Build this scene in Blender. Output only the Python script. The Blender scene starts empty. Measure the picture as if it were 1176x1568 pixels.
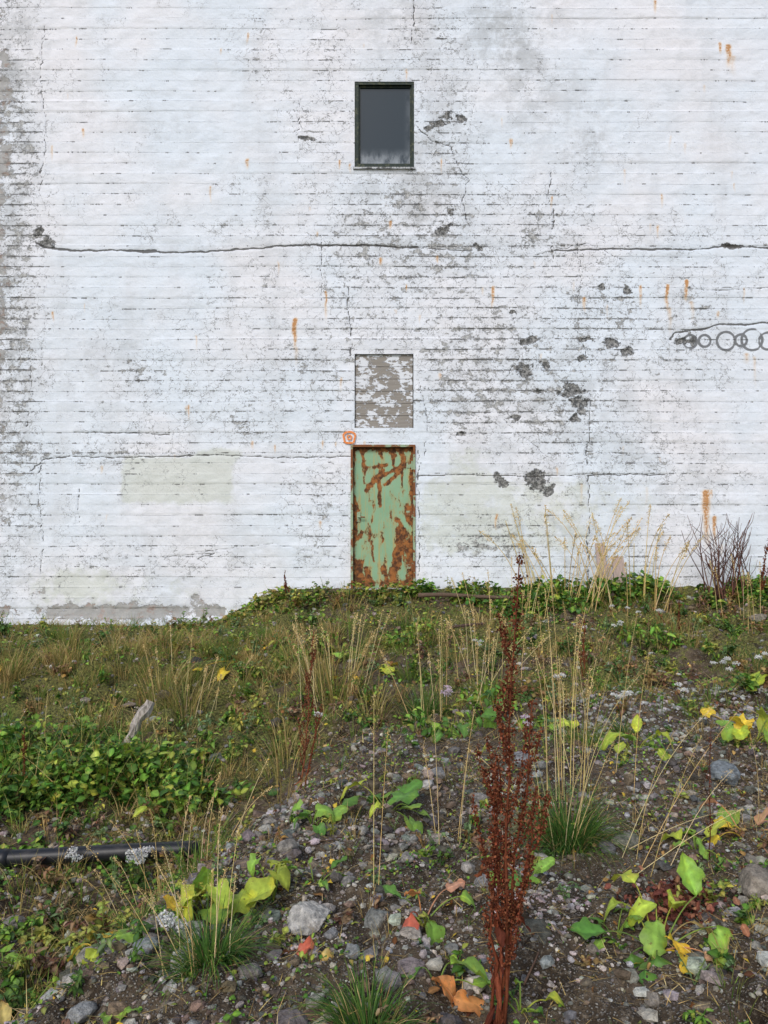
import bpy, bmesh, math, random
import numpy as np
from mathutils import Vector
rng=np.random.default_rng(7); random.seed(7)
D=bpy.data; scene=bpy.context.scene
CAMH=1.6; WY=10.8; S=WY/1184.0
# image pixel coordinates (left/top origin) converted to x and z on the facade plane
def ex(a): return (a-588)*S
def ez(b): return CAMH-(b-784)*S

# ---------------------------------------------------------------- noise
_tab=np.random.default_rng(3).random((256,256))
def vnoise(x,y,seed=0):
    x=np.asarray(x,float)+seed*17.31; y=np.asarray(y,float)+seed*9.73
    xi=np.floor(x).astype(int); yi=np.floor(y).astype(int); fx=x-xi; fy=y-yi
    fx=fx*fx*(3-2*fx); fy=fy*fy*(3-2*fy)
    a=_tab[xi%256,yi%256]; b=_tab[(xi+1)%256,yi%256]; c=_tab[xi%256,(yi+1)%256]; d=_tab[(xi+1)%256,(yi+1)%256]
    return a*(1-fx)*(1-fy)+b*fx*(1-fy)+c*(1-fx)*fy+d*fx*fy
def fbm(x,y,seed=0,o=4,r=.5):
    s=0;a=1;t=0;f=1
    for i in range(o):
        s=s+a*vnoise(np.asarray(x)*f,np.asarray(y)*f,seed+i*3); t+=a; a*=r; f*=2.03
    return s/t
def sstep(a,b,x):
    t=np.clip((np.asarray(x)-a)/(b-a),0,1); return t*t*(3-2*t)

# ---------------------------------------------------------------- terrain
PY=[-50,0,2.4,4,5.2,6.3,7.4,7.9,8.6,9.6,10.3,10.8]
PC=[0,0,0,0,0,-.16,-.12,-.06,.06,.2,.38,.54]
PR=[.05,.05,.05,.05,.04,.0,.03,.06,.13,.26,.42,.55]
PL=[-.55,-.55,-.5,-.47,-.44,-.4,-.36,-.10,.02,.03,.03,.03]
def tmask(x,y):
    xc=np.interp(y,[0,2.4,3.2,4.25,5.2,6.3,8,10.8],[-1.5,-1.42,-1.22,-.85,-.35,-.6,-1.5,-1.95])
    w=np.interp(y,[0,2.4,5,6.3,8,10.8],[.32,.32,.5,1.0,1.2,.7])
    return sstep(0,1,(x-xc+w)/(2*w))
def G(x,y,fine=True):
    x=np.asarray(x,float); y=np.asarray(y,float)
    yy=y+(fbm(x*.9,y*.3,8,3)-.5)*1.3*sstep(5.5,7.2,y)*(1-sstep(8.6,10.2,y))
    c=np.interp(yy,PY,PC); r=np.interp(yy,PY,PR); l=np.interp(yy,PY,PL)
    m=c+(r-c)*sstep(0,3,x)
    t=tmask(x,y); z=l+(m-l)*t
    far=1-sstep(9,25,np.abs(x))*1.0
    fy=1-sstep(2,20,-y)
    z=z*far*fy
    amp=np.interp(y,[0,9.5,10.8],[1,1,.3])*np.clip(far,.2,1)
    bank=sstep(5.3,6.6,y)*(1-sstep(9.6,10.6,y))
    z=z+amp*((fbm(x*1.3,y*1.3,1,3)-.5)*.17+(fbm(x*5,y*5,2,3)-.5)*.13+(fbm(x*12,y*12,15,2)-.5)*.06+bank*((fbm(x*2.4,y*2.4,6,4)-.5)*.38+(vnoise(x*7,y*7,9)-.5)*.09))
    if fine: z=z+amp*(fbm(x*26,y*26,5,2)-.5)*.028
    return z

# ---------------------------------------------------------------- mesh helpers
class MB:
    def __init__(s): s.V=[];s.F=[];s.C=[];s.n=0
    def add(s,v,f,c):
        v=np.asarray(v,float).reshape(-1,3); f=np.asarray(f,int).reshape(-1,3)
        c=np.asarray(c,float)
        if c.ndim==1: c=np.tile(c,(len(v),1))
        s.V.append(v);s.F.append(f+s.n);s.C.append(c.reshape(-1,3));s.n+=len(v)
    def inst(s,TV,TF,R,sc,pos,col,tcol=None):
        k=len(pos); sc=np.asarray(sc,float)
        if sc.ndim==1: sc=sc[:,None]*np.ones(3)
        v=np.einsum('kij,knj->kni',R,TV[None]*sc[:,None,:])+pos[:,None,:]
        f=TF[None]+(np.arange(k)*len(TV))[:,None,None]
        c=np.repeat(col[:,None,:],len(TV),1)
        if tcol is not None: c=c*tcol[None]
        s.add(v.reshape(-1,3),f.reshape(-1,3),c.reshape(-1,3))
    def build(s,name,mat,origin=(0,0,0),smooth=True,parent=None):
        V=np.concatenate(s.V)-np.array(origin); F=np.concatenate(s.F); C=np.concatenate(s.C)
        me=D.meshes.new(name); me.vertices.add(len(V)); me.loops.add(F.size); me.polygons.add(len(F))
        me.vertices.foreach_set('co',V.astype(np.float32).ravel())
        me.loops.foreach_set('vertex_index',F.astype(np.int32).ravel())
        me.polygons.foreach_set('loop_start',(np.arange(len(F))*3).astype(np.int32))
        me.polygons.foreach_set('loop_total',np.full(len(F),3,np.int32))
        me.polygons.foreach_set('use_smooth',np.full(len(F),smooth))
        a=me.attributes.new('Col','FLOAT_COLOR','POINT')
        a.data.foreach_set('color',np.c_[C,np.ones(len(C))].astype(np.float32).ravel())
        me.update(calc_edges=True); me.validate()
        me.materials.append(mat)
        o=D.objects.new(name,me); o.location=origin; scene.collection.objects.link(o)
        if parent: o.parent=parent
        return o
def gridmesh(name,X,Y,Z,keep,attrs,mat,parent=None,smooth=True):
    r,c=X.shape; idx=np.arange(r*c).reshape(r,c)
    q=np.stack([idx[:-1,:-1],idx[:-1,1:],idx[1:,1:],idx[1:,:-1]],-1)
    if keep is not None: q=q[keep]
    q=q.reshape(-1,4)
    me=D.meshes.new(name); me.vertices.add(r*c); me.loops.add(q.size); me.polygons.add(len(q))
    me.vertices.foreach_set('co',np.stack([X,Y,Z],-1).astype(np.float32).ravel())
    me.loops.foreach_set('vertex_index',q.astype(np.int32).ravel())
    me.polygons.foreach_set('loop_start',(np.arange(len(q))*4).astype(np.int32))
    me.polygons.foreach_set('loop_total',np.full(len(q),4,np.int32))
    me.polygons.foreach_set('use_smooth',np.full(len(q),smooth))
    for k,a in attrs.items():
        at=me.attributes.new(k,'FLOAT_COLOR','POINT')
        at.data.foreach_set('color',np.stack(a,-1).astype(np.float32).ravel())
    me.update(calc_edges=True)
    me.materials.append(mat)
    o=D.objects.new(name,me); scene.collection.objects.link(o)
    if parent: o.parent=parent
    return o
def rotm(yaw,pitch,roll):
    cy,sy=np.cos(yaw),np.sin(yaw); cp,sp=np.cos(pitch),np.sin(pitch); cr,sr=np.cos(roll),np.sin(roll)
    z=np.zeros_like(cy); o=np.ones_like(cy)
    Rz=np.stack([cy,-sy,z,sy,cy,z,z,z,o],-1).reshape(-1,3,3)
    Rx=np.stack([o,z,z,z,cp,-sp,z,sp,cp],-1).reshape(-1,3,3)
    Ry=np.stack([cr,z,sr,z,o,z,-sr,z,cr],-1).reshape(-1,3,3)
    return Rz@Rx@Ry
def U(a,b,n=None): return rng.uniform(a,b,n)
def pick(cols,n,jit=.18):
    cols=np.array(cols); c=cols[rng.integers(0,len(cols),n)]
    return np.clip(c*(1+U(-jit,jit,(n,1)))*(1+U(-jit/3,jit/3,(n,3))),0.001,.9)
def blades(mb,base,L,W,az,th0,bend,c0,c1,seg=4):
    k=len(L); t=np.linspace(0,1,seg+1)
    th=th0[:,None]+bend[:,None]*(t[:-1]+.5/seg)
    ds=(L/seg)[:,None]
    h=np.concatenate([np.zeros((k,1)),np.cumsum(np.sin(th)*ds,1)],1)
    v=np.concatenate([np.zeros((k,1)),np.cumsum(np.cos(th)*ds,1)],1)
    tw=U(-1.2,1.2,k); sx=-np.sin(az+tw); sy=np.cos(az+tw)
    w=(W[:,None]*.5)*(1-t[None]**2.2*.94)
    cx=base[:,0:1]+np.cos(az)[:,None]*h; cy=base[:,1:2]+np.sin(az)[:,None]*h; cz=base[:,2:3]+v
    Lf=np.stack([cx-sx[:,None]*w,cy-sy[:,None]*w,cz],-1); Rt=np.stack([cx+sx[:,None]*w,cy+sy[:,None]*w,cz],-1)
    V=np.stack([Lf,Rt],2)
    i=np.arange(seg)*2; F=np.concatenate([np.stack([i,i+1,i+3],-1),np.stack([i,i+3,i+2],-1)])
    F=F[None]+(np.arange(k)*(seg+1)*2)[:,None,None]
    col=c0[:,None,:]*(1-t[None,:,None])+c1[:,None,:]*t[None,:,None]
    col=np.repeat(col[:,:,None,:],2,2)
    mb.add(V.reshape(-1,3),F.reshape(-1,3),col.reshape(-1,3))
def tube(mb,pts,rad,col,sides=6,cap=True):
    pts=np.asarray(pts,float); n=len(pts); rad=np.broadcast_to(rad,(n,))
    T=np.gradient(pts,axis=0); T/=np.linalg.norm(T,axis=1)[:,None]+1e-9
    ref=np.array([0,0,1.]) if abs(T[0,2])<.8 else np.array([0,1.,0])
    A=np.cross(T,ref); A/=np.linalg.norm(A,axis=1)[:,None]+1e-9; B=np.cross(T,A)
    a=np.arange(sides)/sides*2*math.pi
    V=pts[:,None]+rad[:,None,None]*(np.cos(a)[None,:,None]*A[:,None]+np.sin(a)[None,:,None]*B[:,None])
    F=[]
    for i in range(n-1):
        for j in range(sides):
            p=i*sides+j;q=i*sides+(j+1)%sides
            F+= [[p,q,q+sides],[p,q+sides,p+sides]]
    V=V.reshape(-1,3)
    if cap:
        V=np.concatenate([V,pts[[0,-1]]]); m=n*sides
        for j in range(sides): F+=[[m,(j+1)%sides,j],[m+1,(n-1)*sides+j,(n-1)*sides+(j+1)%sides]]
    mb.add(V,F,col)
def box(mb,c,s,col,rot=None):
    v=np.array([[x,y,z] for x in(-1,1) for y in(-1,1) for z in(-1,1)],float)*np.array(s)/2
    if rot is not None: v=v@np.array(rot).T
    v=v+np.array(c)
    F=[[0,1,3],[0,3,2],[4,6,7],[4,7,5],[0,4,5],[0,5,1],[2,3,7],[2,7,6],[0,2,6],[0,6,4],[1,5,7],[1,7,3]]
    mb.add(v,F,col)
# leaf templates (x side, y along, z up)
def leaf(kind,curl=.3,fold=.25,wave=.04,nu=9,nv=6,seed=0):
    u=np.linspace(0,1,nu); v=np.linspace(-1,1,nv+1); r=np.random.default_rng(seed)
    if kind=='dock': w=.20*np.sin(np.pi*np.clip(u,0,1)**.85)**.75+.01
    elif kind=='round': w=.46*np.sqrt(np.clip(1-(1.9*u-.86)**2/1.08,0,1))*(1-.12*u)
    elif kind=='oval': w=.31*np.sin(np.pi*u**.8)**.7
    else: w=.40*np.sin(np.pi*u**.9)**.6
    Uu,Vv=np.meshgrid(u,v,indexing='ij'); Wd=w[:,None]*np.ones_like(Vv)
    Wd=Wd*(1+.12*np.sin(Uu*17+r.uniform(0,6))*np.sign(Vv)*(np.abs(Vv)>.8))
    x=Vv*Wd
    if kind=='lobed': 
        Wd2=Wd*(1-.35*np.abs(np.cos(Uu*3*np.pi))*(np.abs(Vv)>.6)); x=Vv*Wd2
    y=Uu.copy()
    if kind=='round': y=y-.22*np.abs(Vv)**1.5*(1-Uu)
    th=curl*Uu*1.6
    yy=y*np.cos(th*.6); z=-y*np.sin(th*.6)
    z=z+fold*np.abs(x)-.35*x*x+wave*np.sin(Uu*9+r.uniform(0,6)+Vv*2)*np.abs(Vv)+wave*.5*np.sin(Uu*21+r.uniform(0,6))*np.abs(Vv)
    V=np.stack([x,yy,z],-1).reshape(-1,3)
    idx=np.arange(nu*(nv+1)).reshape(nu,nv+1); q=np.stack([idx[:-1,:-1],idx[:-1,1:],idx[1:,1:],idx[1:,:-1]],-1).reshape(-1,4)
    F=np.concatenate([q[:,[0,1,2]],q[:,[0,2,3]]])
    tc=np.ones((nu,nv+1,3)); tc*= (1+.45*np.exp(-(Vv/.12)**2)*(1-.5*Uu)-.12*np.abs(Vv)**3+.10*np.sin(Uu*26+np.abs(Vv)*5))[...,None]
    if nu>6: # browned margins / tip
        e=np.clip(np.abs(Vv)**5*.4+Uu**7*.6+.4*(r.random(Vv.shape)-.7),0,1)[...,None]*.7
        tc=tc*(1-e*np.array([.15,.5,.5]))
    return V,F,tc.reshape(-1,3)
LEAF={k:[leaf(k,c,f,w,nu=11,seed=i) for i,(c,f,w) in enumerate([(.2,.2,.05),(.8,.4,.08),(1.3,.1,.10),(-.2,.5,.07),(.5,-.2,.08),(1.0,.7,.10),(.1,.05,.09)])] for k in('dock','round','oval')}
LEAF['small']=[leaf('lobed',c,f,.02,nu=5,nv=4,seed=i) for i,(c,f) in enumerate([(.3,.2),(.8,.3),(0,.4)])]
LEAF['blade']=[leaf('dock',c,f,.04,nu=5,nv=2,seed=i) for i,(c,f) in enumerate([(.3,.3),(.9,.3),(1.4,.4)])]
def leaves(mb,kind,pos,size,yaw,pitch,roll,col,wid=None):
    n=len(pos); g=rng.integers(0,len(LEAF[kind]),n)
    sc=np.stack([size,size,size],-1)
    if wid is not None: sc[:,0]*=wid
    R=rotm(yaw,pitch,roll)
    for i,(V,F,tc) in enumerate(LEAF[kind]):
        m=g==i
        if m.any(): mb.inst(V,F,R[m],sc[m],pos[m],col[m],tc)
FLV=np.array([[0,0,0],[.5,.35,.25],[0,1,0],[-.5,.35,.25],[0,.4,-.3]],float); FLF=np.array([[0,1,4],[4,1,2],[0,4,3],[4,2,3]])
def flakes(mb,pos,size,col):
    n=len(pos); mb.inst(FLV,FLF,rotm(U(0,6.28,n),U(-1.5,1.5,n),U(-1.5,1.5,n)),size,pos,col)
def stone_t(sub,seed,cuts=9,d0=.55):
    bm=bmesh.new(); bmesh.ops.create_icosphere(bm,subdivisions=sub,radius=1)
    V=np.array([v.co[:] for v in bm.verts]); F=np.array([[v.index for v in f.verts] for f in bm.faces]); bm.free()
    r=np.random.default_rng(seed)
    for i in range(cuts):
        n=r.normal(size=3); n/=np.linalg.norm(n); d=r.uniform(d0,.9)
        V=V-np.maximum(0,V@n-d)[:,None]*n*.95
    V+= (fbm(V[:,0]*2+V[:,2],V[:,1]*2-V[:,2],seed,3)-.5)[:,None]*V*.25
    if sub>2: V+= (fbm(V[:,0]*7+V[:,2]*5,V[:,1]*7-V[:,2]*6,seed,3)-.5)[:,None]*V*.22
    return V,F

# ---------------------------------------------------------------- shader helper
class NT:
    def __init__(s,name):
        s.m=D.materials.new(name); s.m.use_nodes=True; s.t=s.m.node_tree; s.t.nodes.clear()
        s.out=s.t.nodes.new('ShaderNodeOutputMaterial')
        s.tc=s.t.nodes.new('ShaderNodeTexCoord').outputs['Object']
    def lk(s,sock,v):
        if v is None: return
        if isinstance(v,bpy.types.NodeSocket): s.t.links.new(v,sock)
        else:
            if sock.type=='RGBA' and not isinstance(v,(int,float)) and len(v)==3: v=(*v,1)
            sock.default_value=v
    def M(s,op,a,b=None,c=None,clamp=False):
        n=s.t.nodes.new('ShaderNodeMath'); n.operation=op; n.use_clamp=clamp
        s.lk(n.inputs[0],a); s.lk(n.inputs[1],b); s.lk(n.inputs[2],c); return n.outputs[0]
    def mix(s,f,a,b,bt='MIX'):
        n=s.t.nodes.new('ShaderNodeMix'); n.data_type='RGBA'; n.blend_type=bt
        s.lk(n.inputs[0],f); s.lk(n.inputs[6],a); s.lk(n.inputs[7],b); return n.outputs[2]
    def ss(s,a,b,v,o0=0.,o1=1.):
        n=s.t.nodes.new('ShaderNodeMapRange'); n.interpolation_type='SMOOTHSTEP'
        s.lk(n.inputs[0],v); s.lk(n.inputs[1],a); s.lk(n.inputs[2],b); n.inputs[3].default_value=o0; n.inputs[4].default_value=o1; return n.outputs[0]
    def noise(s,vec,sc,det=4,ro=.5,dist=0,color=False):
        n=s.t.nodes.new('ShaderNodeTexNoise'); s.lk(n.inputs['Vector'],vec); n.inputs['Scale'].default_value=sc
        n.inputs['Detail'].default_value=det; n.inputs['Roughness'].default_value=ro; n.inputs['Distortion'].default_value=dist
        return n.outputs[1] if color else n.outputs[0]
    def vor(s,vec,sc,feat='F1',out='Distance'):
        n=s.t.nodes.new('ShaderNodeTexVoronoi'); n.feature=feat; s.lk(n.inputs['Vector'],vec); n.inputs['Scale'].default_value=sc; return n.outputs[out]
    def scale(s,vec,x,y,z,off=(0,0,0)):
        n=s.t.nodes.new('ShaderNodeMapping'); s.lk(n.inputs[0],vec); n.inputs[3].default_value=(x,y,z); n.inputs[1].default_value=off; return n.outputs[0]
    def sep(s,v):
        n=s.t.nodes.new('ShaderNodeSeparateXYZ'); s.lk(n.inputs[0],v); return n.outputs
    def comb(s,x,y,z):
        n=s.t.nodes.new('ShaderNodeCombineXYZ'); s.lk(n.inputs[0],x);s.lk(n.inputs[1],y);s.lk(n.inputs[2],z); return n.outputs[0]
    def attr(s,name):
        n=s.t.nodes.new('ShaderNodeAttribute'); n.attribute_name=name; return n
    def sepc(s,c):
        n=s.t.nodes.new('ShaderNodeSeparateColor'); s.lk(n.inputs[0],c); return n.outputs
    def bump(s,h,st,d,nrm=None):
        n=s.t.nodes.new('ShaderNodeBump'); s.lk(n.inputs['Height'],h); n.inputs['Strength'].default_value=st; n.inputs['Distance'].default_value=d
        s.lk(n.inputs['Normal'],nrm); return n.outputs[0]
    def vadd(s,a,b,k):
        n=s.t.nodes.new('ShaderNodeVectorMath'); n.operation='MULTIPLY_ADD'; s.lk(n.inputs[0],b); n.inputs[1].default_value=(k,k,k); s.lk(n.inputs[2],a); return n.outputs[0]
    def bsdf(s,col,ro=.8,nrm=None,spec=.3,metal=0.,transl=0.):
        n=s.t.nodes.new('ShaderNodeBsdfPrincipled'); s.lk(n.inputs['Base Color'],col); s.lk(n.inputs['Roughness'],ro); s.lk(n.inputs['Normal'],nrm)
        s.lk(n.inputs['Specular IOR Level'],spec); s.lk(n.inputs['Metallic'],metal)
        o=n.outputs[0]
        if transl:
            t=s.t.nodes.new('ShaderNodeBsdfTranslucent'); s.lk(t.inputs[0],col)
            x=s.t.nodes.new('ShaderNodeMixShader'); x.inputs[0].default_value=transl; s.t.links.new(o,x.inputs[1]); s.t.links.new(t.outputs[0],x.inputs[2]); o=x.outputs[0]
        s.t.links.new(o,s.out.inputs[0]); return s.m

# --- wall
def wall_material():
    n=NT('weathered_white_paint'); P=n.tc; x,y,z=n.sep(P)
    A=n.attr('mA'); B=n.attr('mB'); a=n.sepc(A.outputs['Color']); b=n.sepc(B.outputs['Color'])
    dens,gray,green,crack=a[0],a[1],a[2],A.outputs['Alpha']; rust,hole,bare,ring=b[0],b[1],b[2],B.outputs['Alpha']
    xy=n.M('ADD',x,y)
    wob=n.M('MULTIPLY',n.noise(n.comb(n.M('MULTIPLY',xy,.35),0.,n.M('MULTIPLY',z,2.)),1.,2),.07)
    zz=n.M('DIVIDE',n.M('ADD',z,wob),.1445)
    lid=n.M('ROUND',zz); d=n.M('MULTIPLY',n.M('ABSOLUTE',n.M('SUBTRACT',zz,lid)),.1445)
    bid=n.M('FLOOR',zz)
    fineN=n.noise(P,38,3,.6); med=n.noise(P,5,6,.68)
    d2=n.M('ADD',d,n.M('MULTIPLY',n.M('SUBTRACT',fineN,.5),.009))
    vis=n.noise(n.comb(n.M('MULTIPLY',xy,1.3),n.M('MULTIPLY',lid,7.3),0.),1.,4,.7)
    visd=n.M('ADD',vis,n.M('MULTIPLY',dens,.08))
    ln=n.M('MULTIPLY',n.ss(.006,.001,d2),n.ss(.36,.68,visd))
    dash=n.noise(n.comb(n.M('MULTIPLY',xy,6.),n.M('MULTIPLY',lid,3.7),0.),1.,4,.75)
    dk=n.M('MULTIPLY',n.ss(.013,.003,d2),n.ss(.59,.65,n.M('ADD',dash,n.M('MULTIPLY',dens,.12))))
    # paint
    big=n.noise(P,.55,3,.55); st=n.noise(n.scale(P,2.2,2.2,.35),1.,4,.6)
    c=n.mix(n.ss(.35,.68,big),(.80,.87,.95),(.875,.875,.915))
    c=n.mix(n.ss(.50,.72,st,0,.34),c,(.62,.64,.67))
    bt=n.noise(n.comb(n.M('MULTIPLY',xy,.35),n.M('MULTIPLY',bid,5.1),0.),1.,2)
    c=n.mix(n.ss(.4,.75,bt,0,.20),c,(.56,.65,.72))
    c=n.mix(n.ss(.53,.70,med,0,.28),c,(.56,.575,.59))
    g2=n.M('MULTIPLY',gray,n.ss(.42,.60,n.noise(P,2.8,7,.74)),clamp=True)
    c=n.mix(n.M('MULTIPLY',g2,.70),c,(.43,.445,.455))
    grn=n.ss(.30,.66,n.M('ADD',n.M('MULTIPLY',green,.85),n.M('MULTIPLY',n.M('SUBTRACT',med,.5),1.2)))
    c=n.mix(n.M('MULTIPLY',grn,.66),c,n.mix(fineN,(.58,.63,.55),(.69,.71,.64)))
    c=n.mix(n.M('MULTIPLY',ln,.38),c,(.38,.40,.44))
    # chips
    pw=n.vadd(P,n.noise(P,7,3,.6,0,True),.07)
    cn=n.noise(n.scale(pw,1.,1.,1.35),7.,8,.72); cn2=n.noise(n.scale(pw,1,1,1.3,(3,1,5)),22,5,.72)
    near=n.ss(.045,.0,d)
    t1=n.M('SUBTRACT',cn,n.M('SUBTRACT',.755,n.M('ADD',n.M('MULTIPLY',dens,.182),n.M('MULTIPLY',near,n.M('MULTIPLY',.05,dens)))))
    t2=n.M('SUBTRACT',cn2,n.M('SUBTRACT',.755,n.M('ADD',n.M('MULTIPLY',dens,.155),n.M('MULTIPLY',near,.04))))
    chip=n.ss(0.,.008,t1); chip2=n.ss(0.,.012,t2)
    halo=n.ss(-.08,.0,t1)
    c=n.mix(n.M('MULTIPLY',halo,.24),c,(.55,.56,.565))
    cv=n.vadd(P,n.noise(P,9,3,.6,0,True),.20)
    cr=n.vor(n.scale(cv,1.,1.,1.3),8,'DISTANCE_TO_EDGE')
    crk=n.M('MULTIPLY',n.ss(.042,.008,cr),n.M('MULTIPLY',n.ss(.22,.55,dens),n.ss(.44,.53,med)))
    c=n.mix(n.M('MULTIPLY',crk,.7),c,(.18,.18,.18))
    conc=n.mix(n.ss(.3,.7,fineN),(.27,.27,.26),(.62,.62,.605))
    cc=n.mix(n.ss(.006,.035,t1),(.12,.12,.115),conc)  # dark rim inside each chip: shadow of the peel edge painted into the colour
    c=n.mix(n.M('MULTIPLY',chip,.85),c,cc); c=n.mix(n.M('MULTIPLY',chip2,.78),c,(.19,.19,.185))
    c=n.mix(n.M('MULTIPLY',dk,.8),c,(.13,.13,.13))
    # bare concrete
    bm=n.ss(.46,.52,n.M('ADD',bare,n.M('MULTIPLY',n.M('SUBTRACT',n.noise(pw,4.2,7,.74),.5),1.7)))
    bcol=n.mix(n.noise(P,17,5,.75),(.16,.155,.15),(.58,.57,.54)); bcol=n.mix(n.ss(.52,.62,cn,0,.6),bcol,(.36,.21,.15))
    c=n.mix(n.M('MULTIPLY',bm,.85),c,bcol)
    # rust
    rm=n.ss(.25,.7,n.M('MULTIPLY',rust,n.ss(.35,.6,fineN,.6,1.2)))
    c=n.mix(n.M('MULTIPLY',n.ss(.04,.5,rust),.5),c,(.78,.56,.31)); c=n.mix(n.M('MULTIPLY',rm,.88),c,(.52,.23,.055))
    # holes / cracks / rings
    nn=n.M('SUBTRACT',n.noise(P,20,5,.72),.5); nl=n.M('SUBTRACT',n.noise(P,11,6,.75),.5)
    hm=n.ss(.44,.48,n.M('ADD',hole,n.M('MULTIPLY',nl,n.M('MULTIPLY',n.ss(.05,.3,hole),2.6))))
    c=n.mix(n.M('MULTIPLY',hm,.92),c,n.mix(n.ss(.42,.64,n.noise(P,26,4,.75)),(.04,.04,.036),(.36,.355,.34)))
    ck=n.ss(.24,.15,n.M('ADD',crack,n.M('MULTIPLY',nn,.34)))
    c=n.mix(n.M('MULTIPLY',ck,.88),c,(.08,.075,.07))
    rg=n.ss(.2,.5,ring); c=n.mix(n.M('MULTIPLY',rg,.88),c,(.13,.135,.14))
    h=n.M('MULTIPLY',ln,-.4)
    h=n.M('SUBTRACT',h,n.M('MULTIPLY',chip,.4)); h=n.M('SUBTRACT',h,n.M('MULTIPLY',dk,.5)); h=n.M('SUBTRACT',h,n.M('MULTIPLY',bm,.5)); h=n.M('SUBTRACT',h,ck); h=n.M('SUBTRACT',h,n.M('MULTIPLY',hm,1.))
    h=n.M('ADD',h,n.M('MULTIPLY',med,1.1)); h=n.M('ADD',h,n.M('MULTIPLY',fineN,.5))
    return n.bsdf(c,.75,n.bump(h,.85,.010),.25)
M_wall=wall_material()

def ground_material():
    n=NT('soil_and_gravel'); P=n.tc; a=n.sepc(n.attr('mA').outputs['Color'])
    moss,grav=a[0],a[1]
    f=n.noise(P,32,5,.75); m3=n.noise(P,3.5,6,.68)
    base=n.mix(n.ss(.25,.75,m3),(.022,.015,.010),(.18,.135,.09))
    base=n.mix(n.ss(.50,.68,f),base,(.28,.23,.17))
    v=n.vor(n.vadd(P,n.noise(P,20,2,.5,0,True),.02),85); vc=n.vor(P,85,'F1','Color')
    g=n.ss(.42,.25,v); vs=n.sepc(vc)[0]
    gc=n.mix(vs,(.10,.085,.07),(.46,.42,.36))
    gm=n.M('MULTIPLY',g,n.ss(.35,.5,n.M('ADD',n.M('MULTIPLY',grav,.5),n.M('MULTIPLY',n.M('SUBTRACT',m3,.42),.9))))
    c=n.mix(gm,base,gc)
    mm=n.ss(.50,.58,n.M('ADD',n.M('MULTIPLY',moss,.42),n.M('MULTIPLY',n.noise(P,7,6,.75),.6)))
    c=n.mix(n.M('MULTIPLY',mm,.75),c,n.mix(n.ss(.35,.65,n.noise(P,50,4,.7)),(.022,.03,.008),(.26,.27,.07)))
    h=n.M('ADD',n.M('MULTIPLY',gm,.6),f)
    return n.bsdf(c,.95,n.bump(h,1.,.028),.15)
M_ground=ground_material()

def veg_material(name,transl,ro=.6,spec=.25,nsc=60,dark=.45,spots=0.):
    n=NT(name); c=n.attr('Col').outputs['Color']; ns=n.noise(n.tc,nsc,3,.65)
    if spots: c=n.mix(n.ss(.50,.66,n.noise(n.tc,13,3,.6),0,.5),c,n.mix(1.,c,(1.7,1.3,.8),'MULTIPLY'))
    c=n.mix(1.,c,n.mix(ns,(1-dark,1-dark,1-dark),(1+dark,1+dark,1+dark)),'MULTIPLY')
    if spots: c=n.mix(n.ss(.62,.69,n.noise(n.tc,34,4,.72),0,spots),c,(.16,.07,.02))
    return n.bsdf(c,ro,None,spec,0.,transl)
M_grass=veg_material('grass_blades',.25,.6,.2)
M_leaf=veg_material('broad_leaf',.25,.5,.35,45,.38,.7)
M_dry=veg_material('dry_plant',0,.85,.1,90,.5)
def stone_material():
    n=NT('stone'); c=n.attr('Col').outputs['Color']; P=n.tc
    c=n.mix(1.,c,n.mix(n.ss(.25,.75,n.noise(P,26,6,.75)),(.3,.3,.3),(1.65,1.62,1.58)),'MULTIPLY')
    c=n.mix(n.ss(.52,.66,n.noise(P,11,5,.7),0,.6),c,(.10,.075,.05))
    return n.bsdf(c,.9,n.bump(n.noise(P,45,5,.75),1.,.02),.2)
M_stone=stone_material()

# ================================================================ BUILDING
bld=D.objects.new('white_concrete_building',None); scene.collection.objects.link(bld); bld.location=(0,WY,0)
def par(o): o.parent=bld; o.location=(o.location[0],o.location[1]-WY,o.location[2]); return o
XL,XR=-5.41,9.0
xs=np.concatenate([np.arange(XL,6.0,.018),np.arange(6.0,XR+.1,.1)]); zs=np.concatenate([np.arange(-.7,9.0,.0135),np.arange(9.0,12.5,.1)])
opens={'window':(543,634,125,257),'board':(543,633,542,655),'door':(537,636,681,901)}
op={}
for k,(u0,u1,v0,v1) in opens.items():
    r=[ex(u0),ex(u1),ez(v1),ez(v0)]; op[k]=r
    for t in r[:2]: xs[np.argmin(abs(xs-t))]=t
    for t in r[2:]: zs[np.argmin(abs(zs-t))]=t
X,Z=np.meshgrid(xs,zs)
keep=np.ones((len(zs)-1,len(xs)-1),bool); cx=(xs[1:]+xs[:-1])/2; cz=(zs[1:]+zs[:-1])/2
for r in op.values():
    keep&=~(((cz>r[2])&(cz<r[3]))[:,None]&((cx>r[0])&(cx<r[1]))[None])
Uc=X/S+588; Vc=784-(Z-CAMH)/S
def gs(u,v,su,sv,a=1.): return a*np.exp(-((Uc-u)/su)**2-((Vc-v)/sv)**2)
def bx(u0,u1,v0,v1,f=10,a=1.): return a*sstep(-f,f,Uc-u0)*sstep(-f,f,u1-Uc)*sstep(-f,f,Vc-v0)*sstep(-f,f,v1-Vc)
wn=fbm(Uc/60,Vc/60,11,4)-.5; wn2=fbm(Uc/25,Vc/25,12,4)-.5
dens=.26+.55*wn
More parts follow.
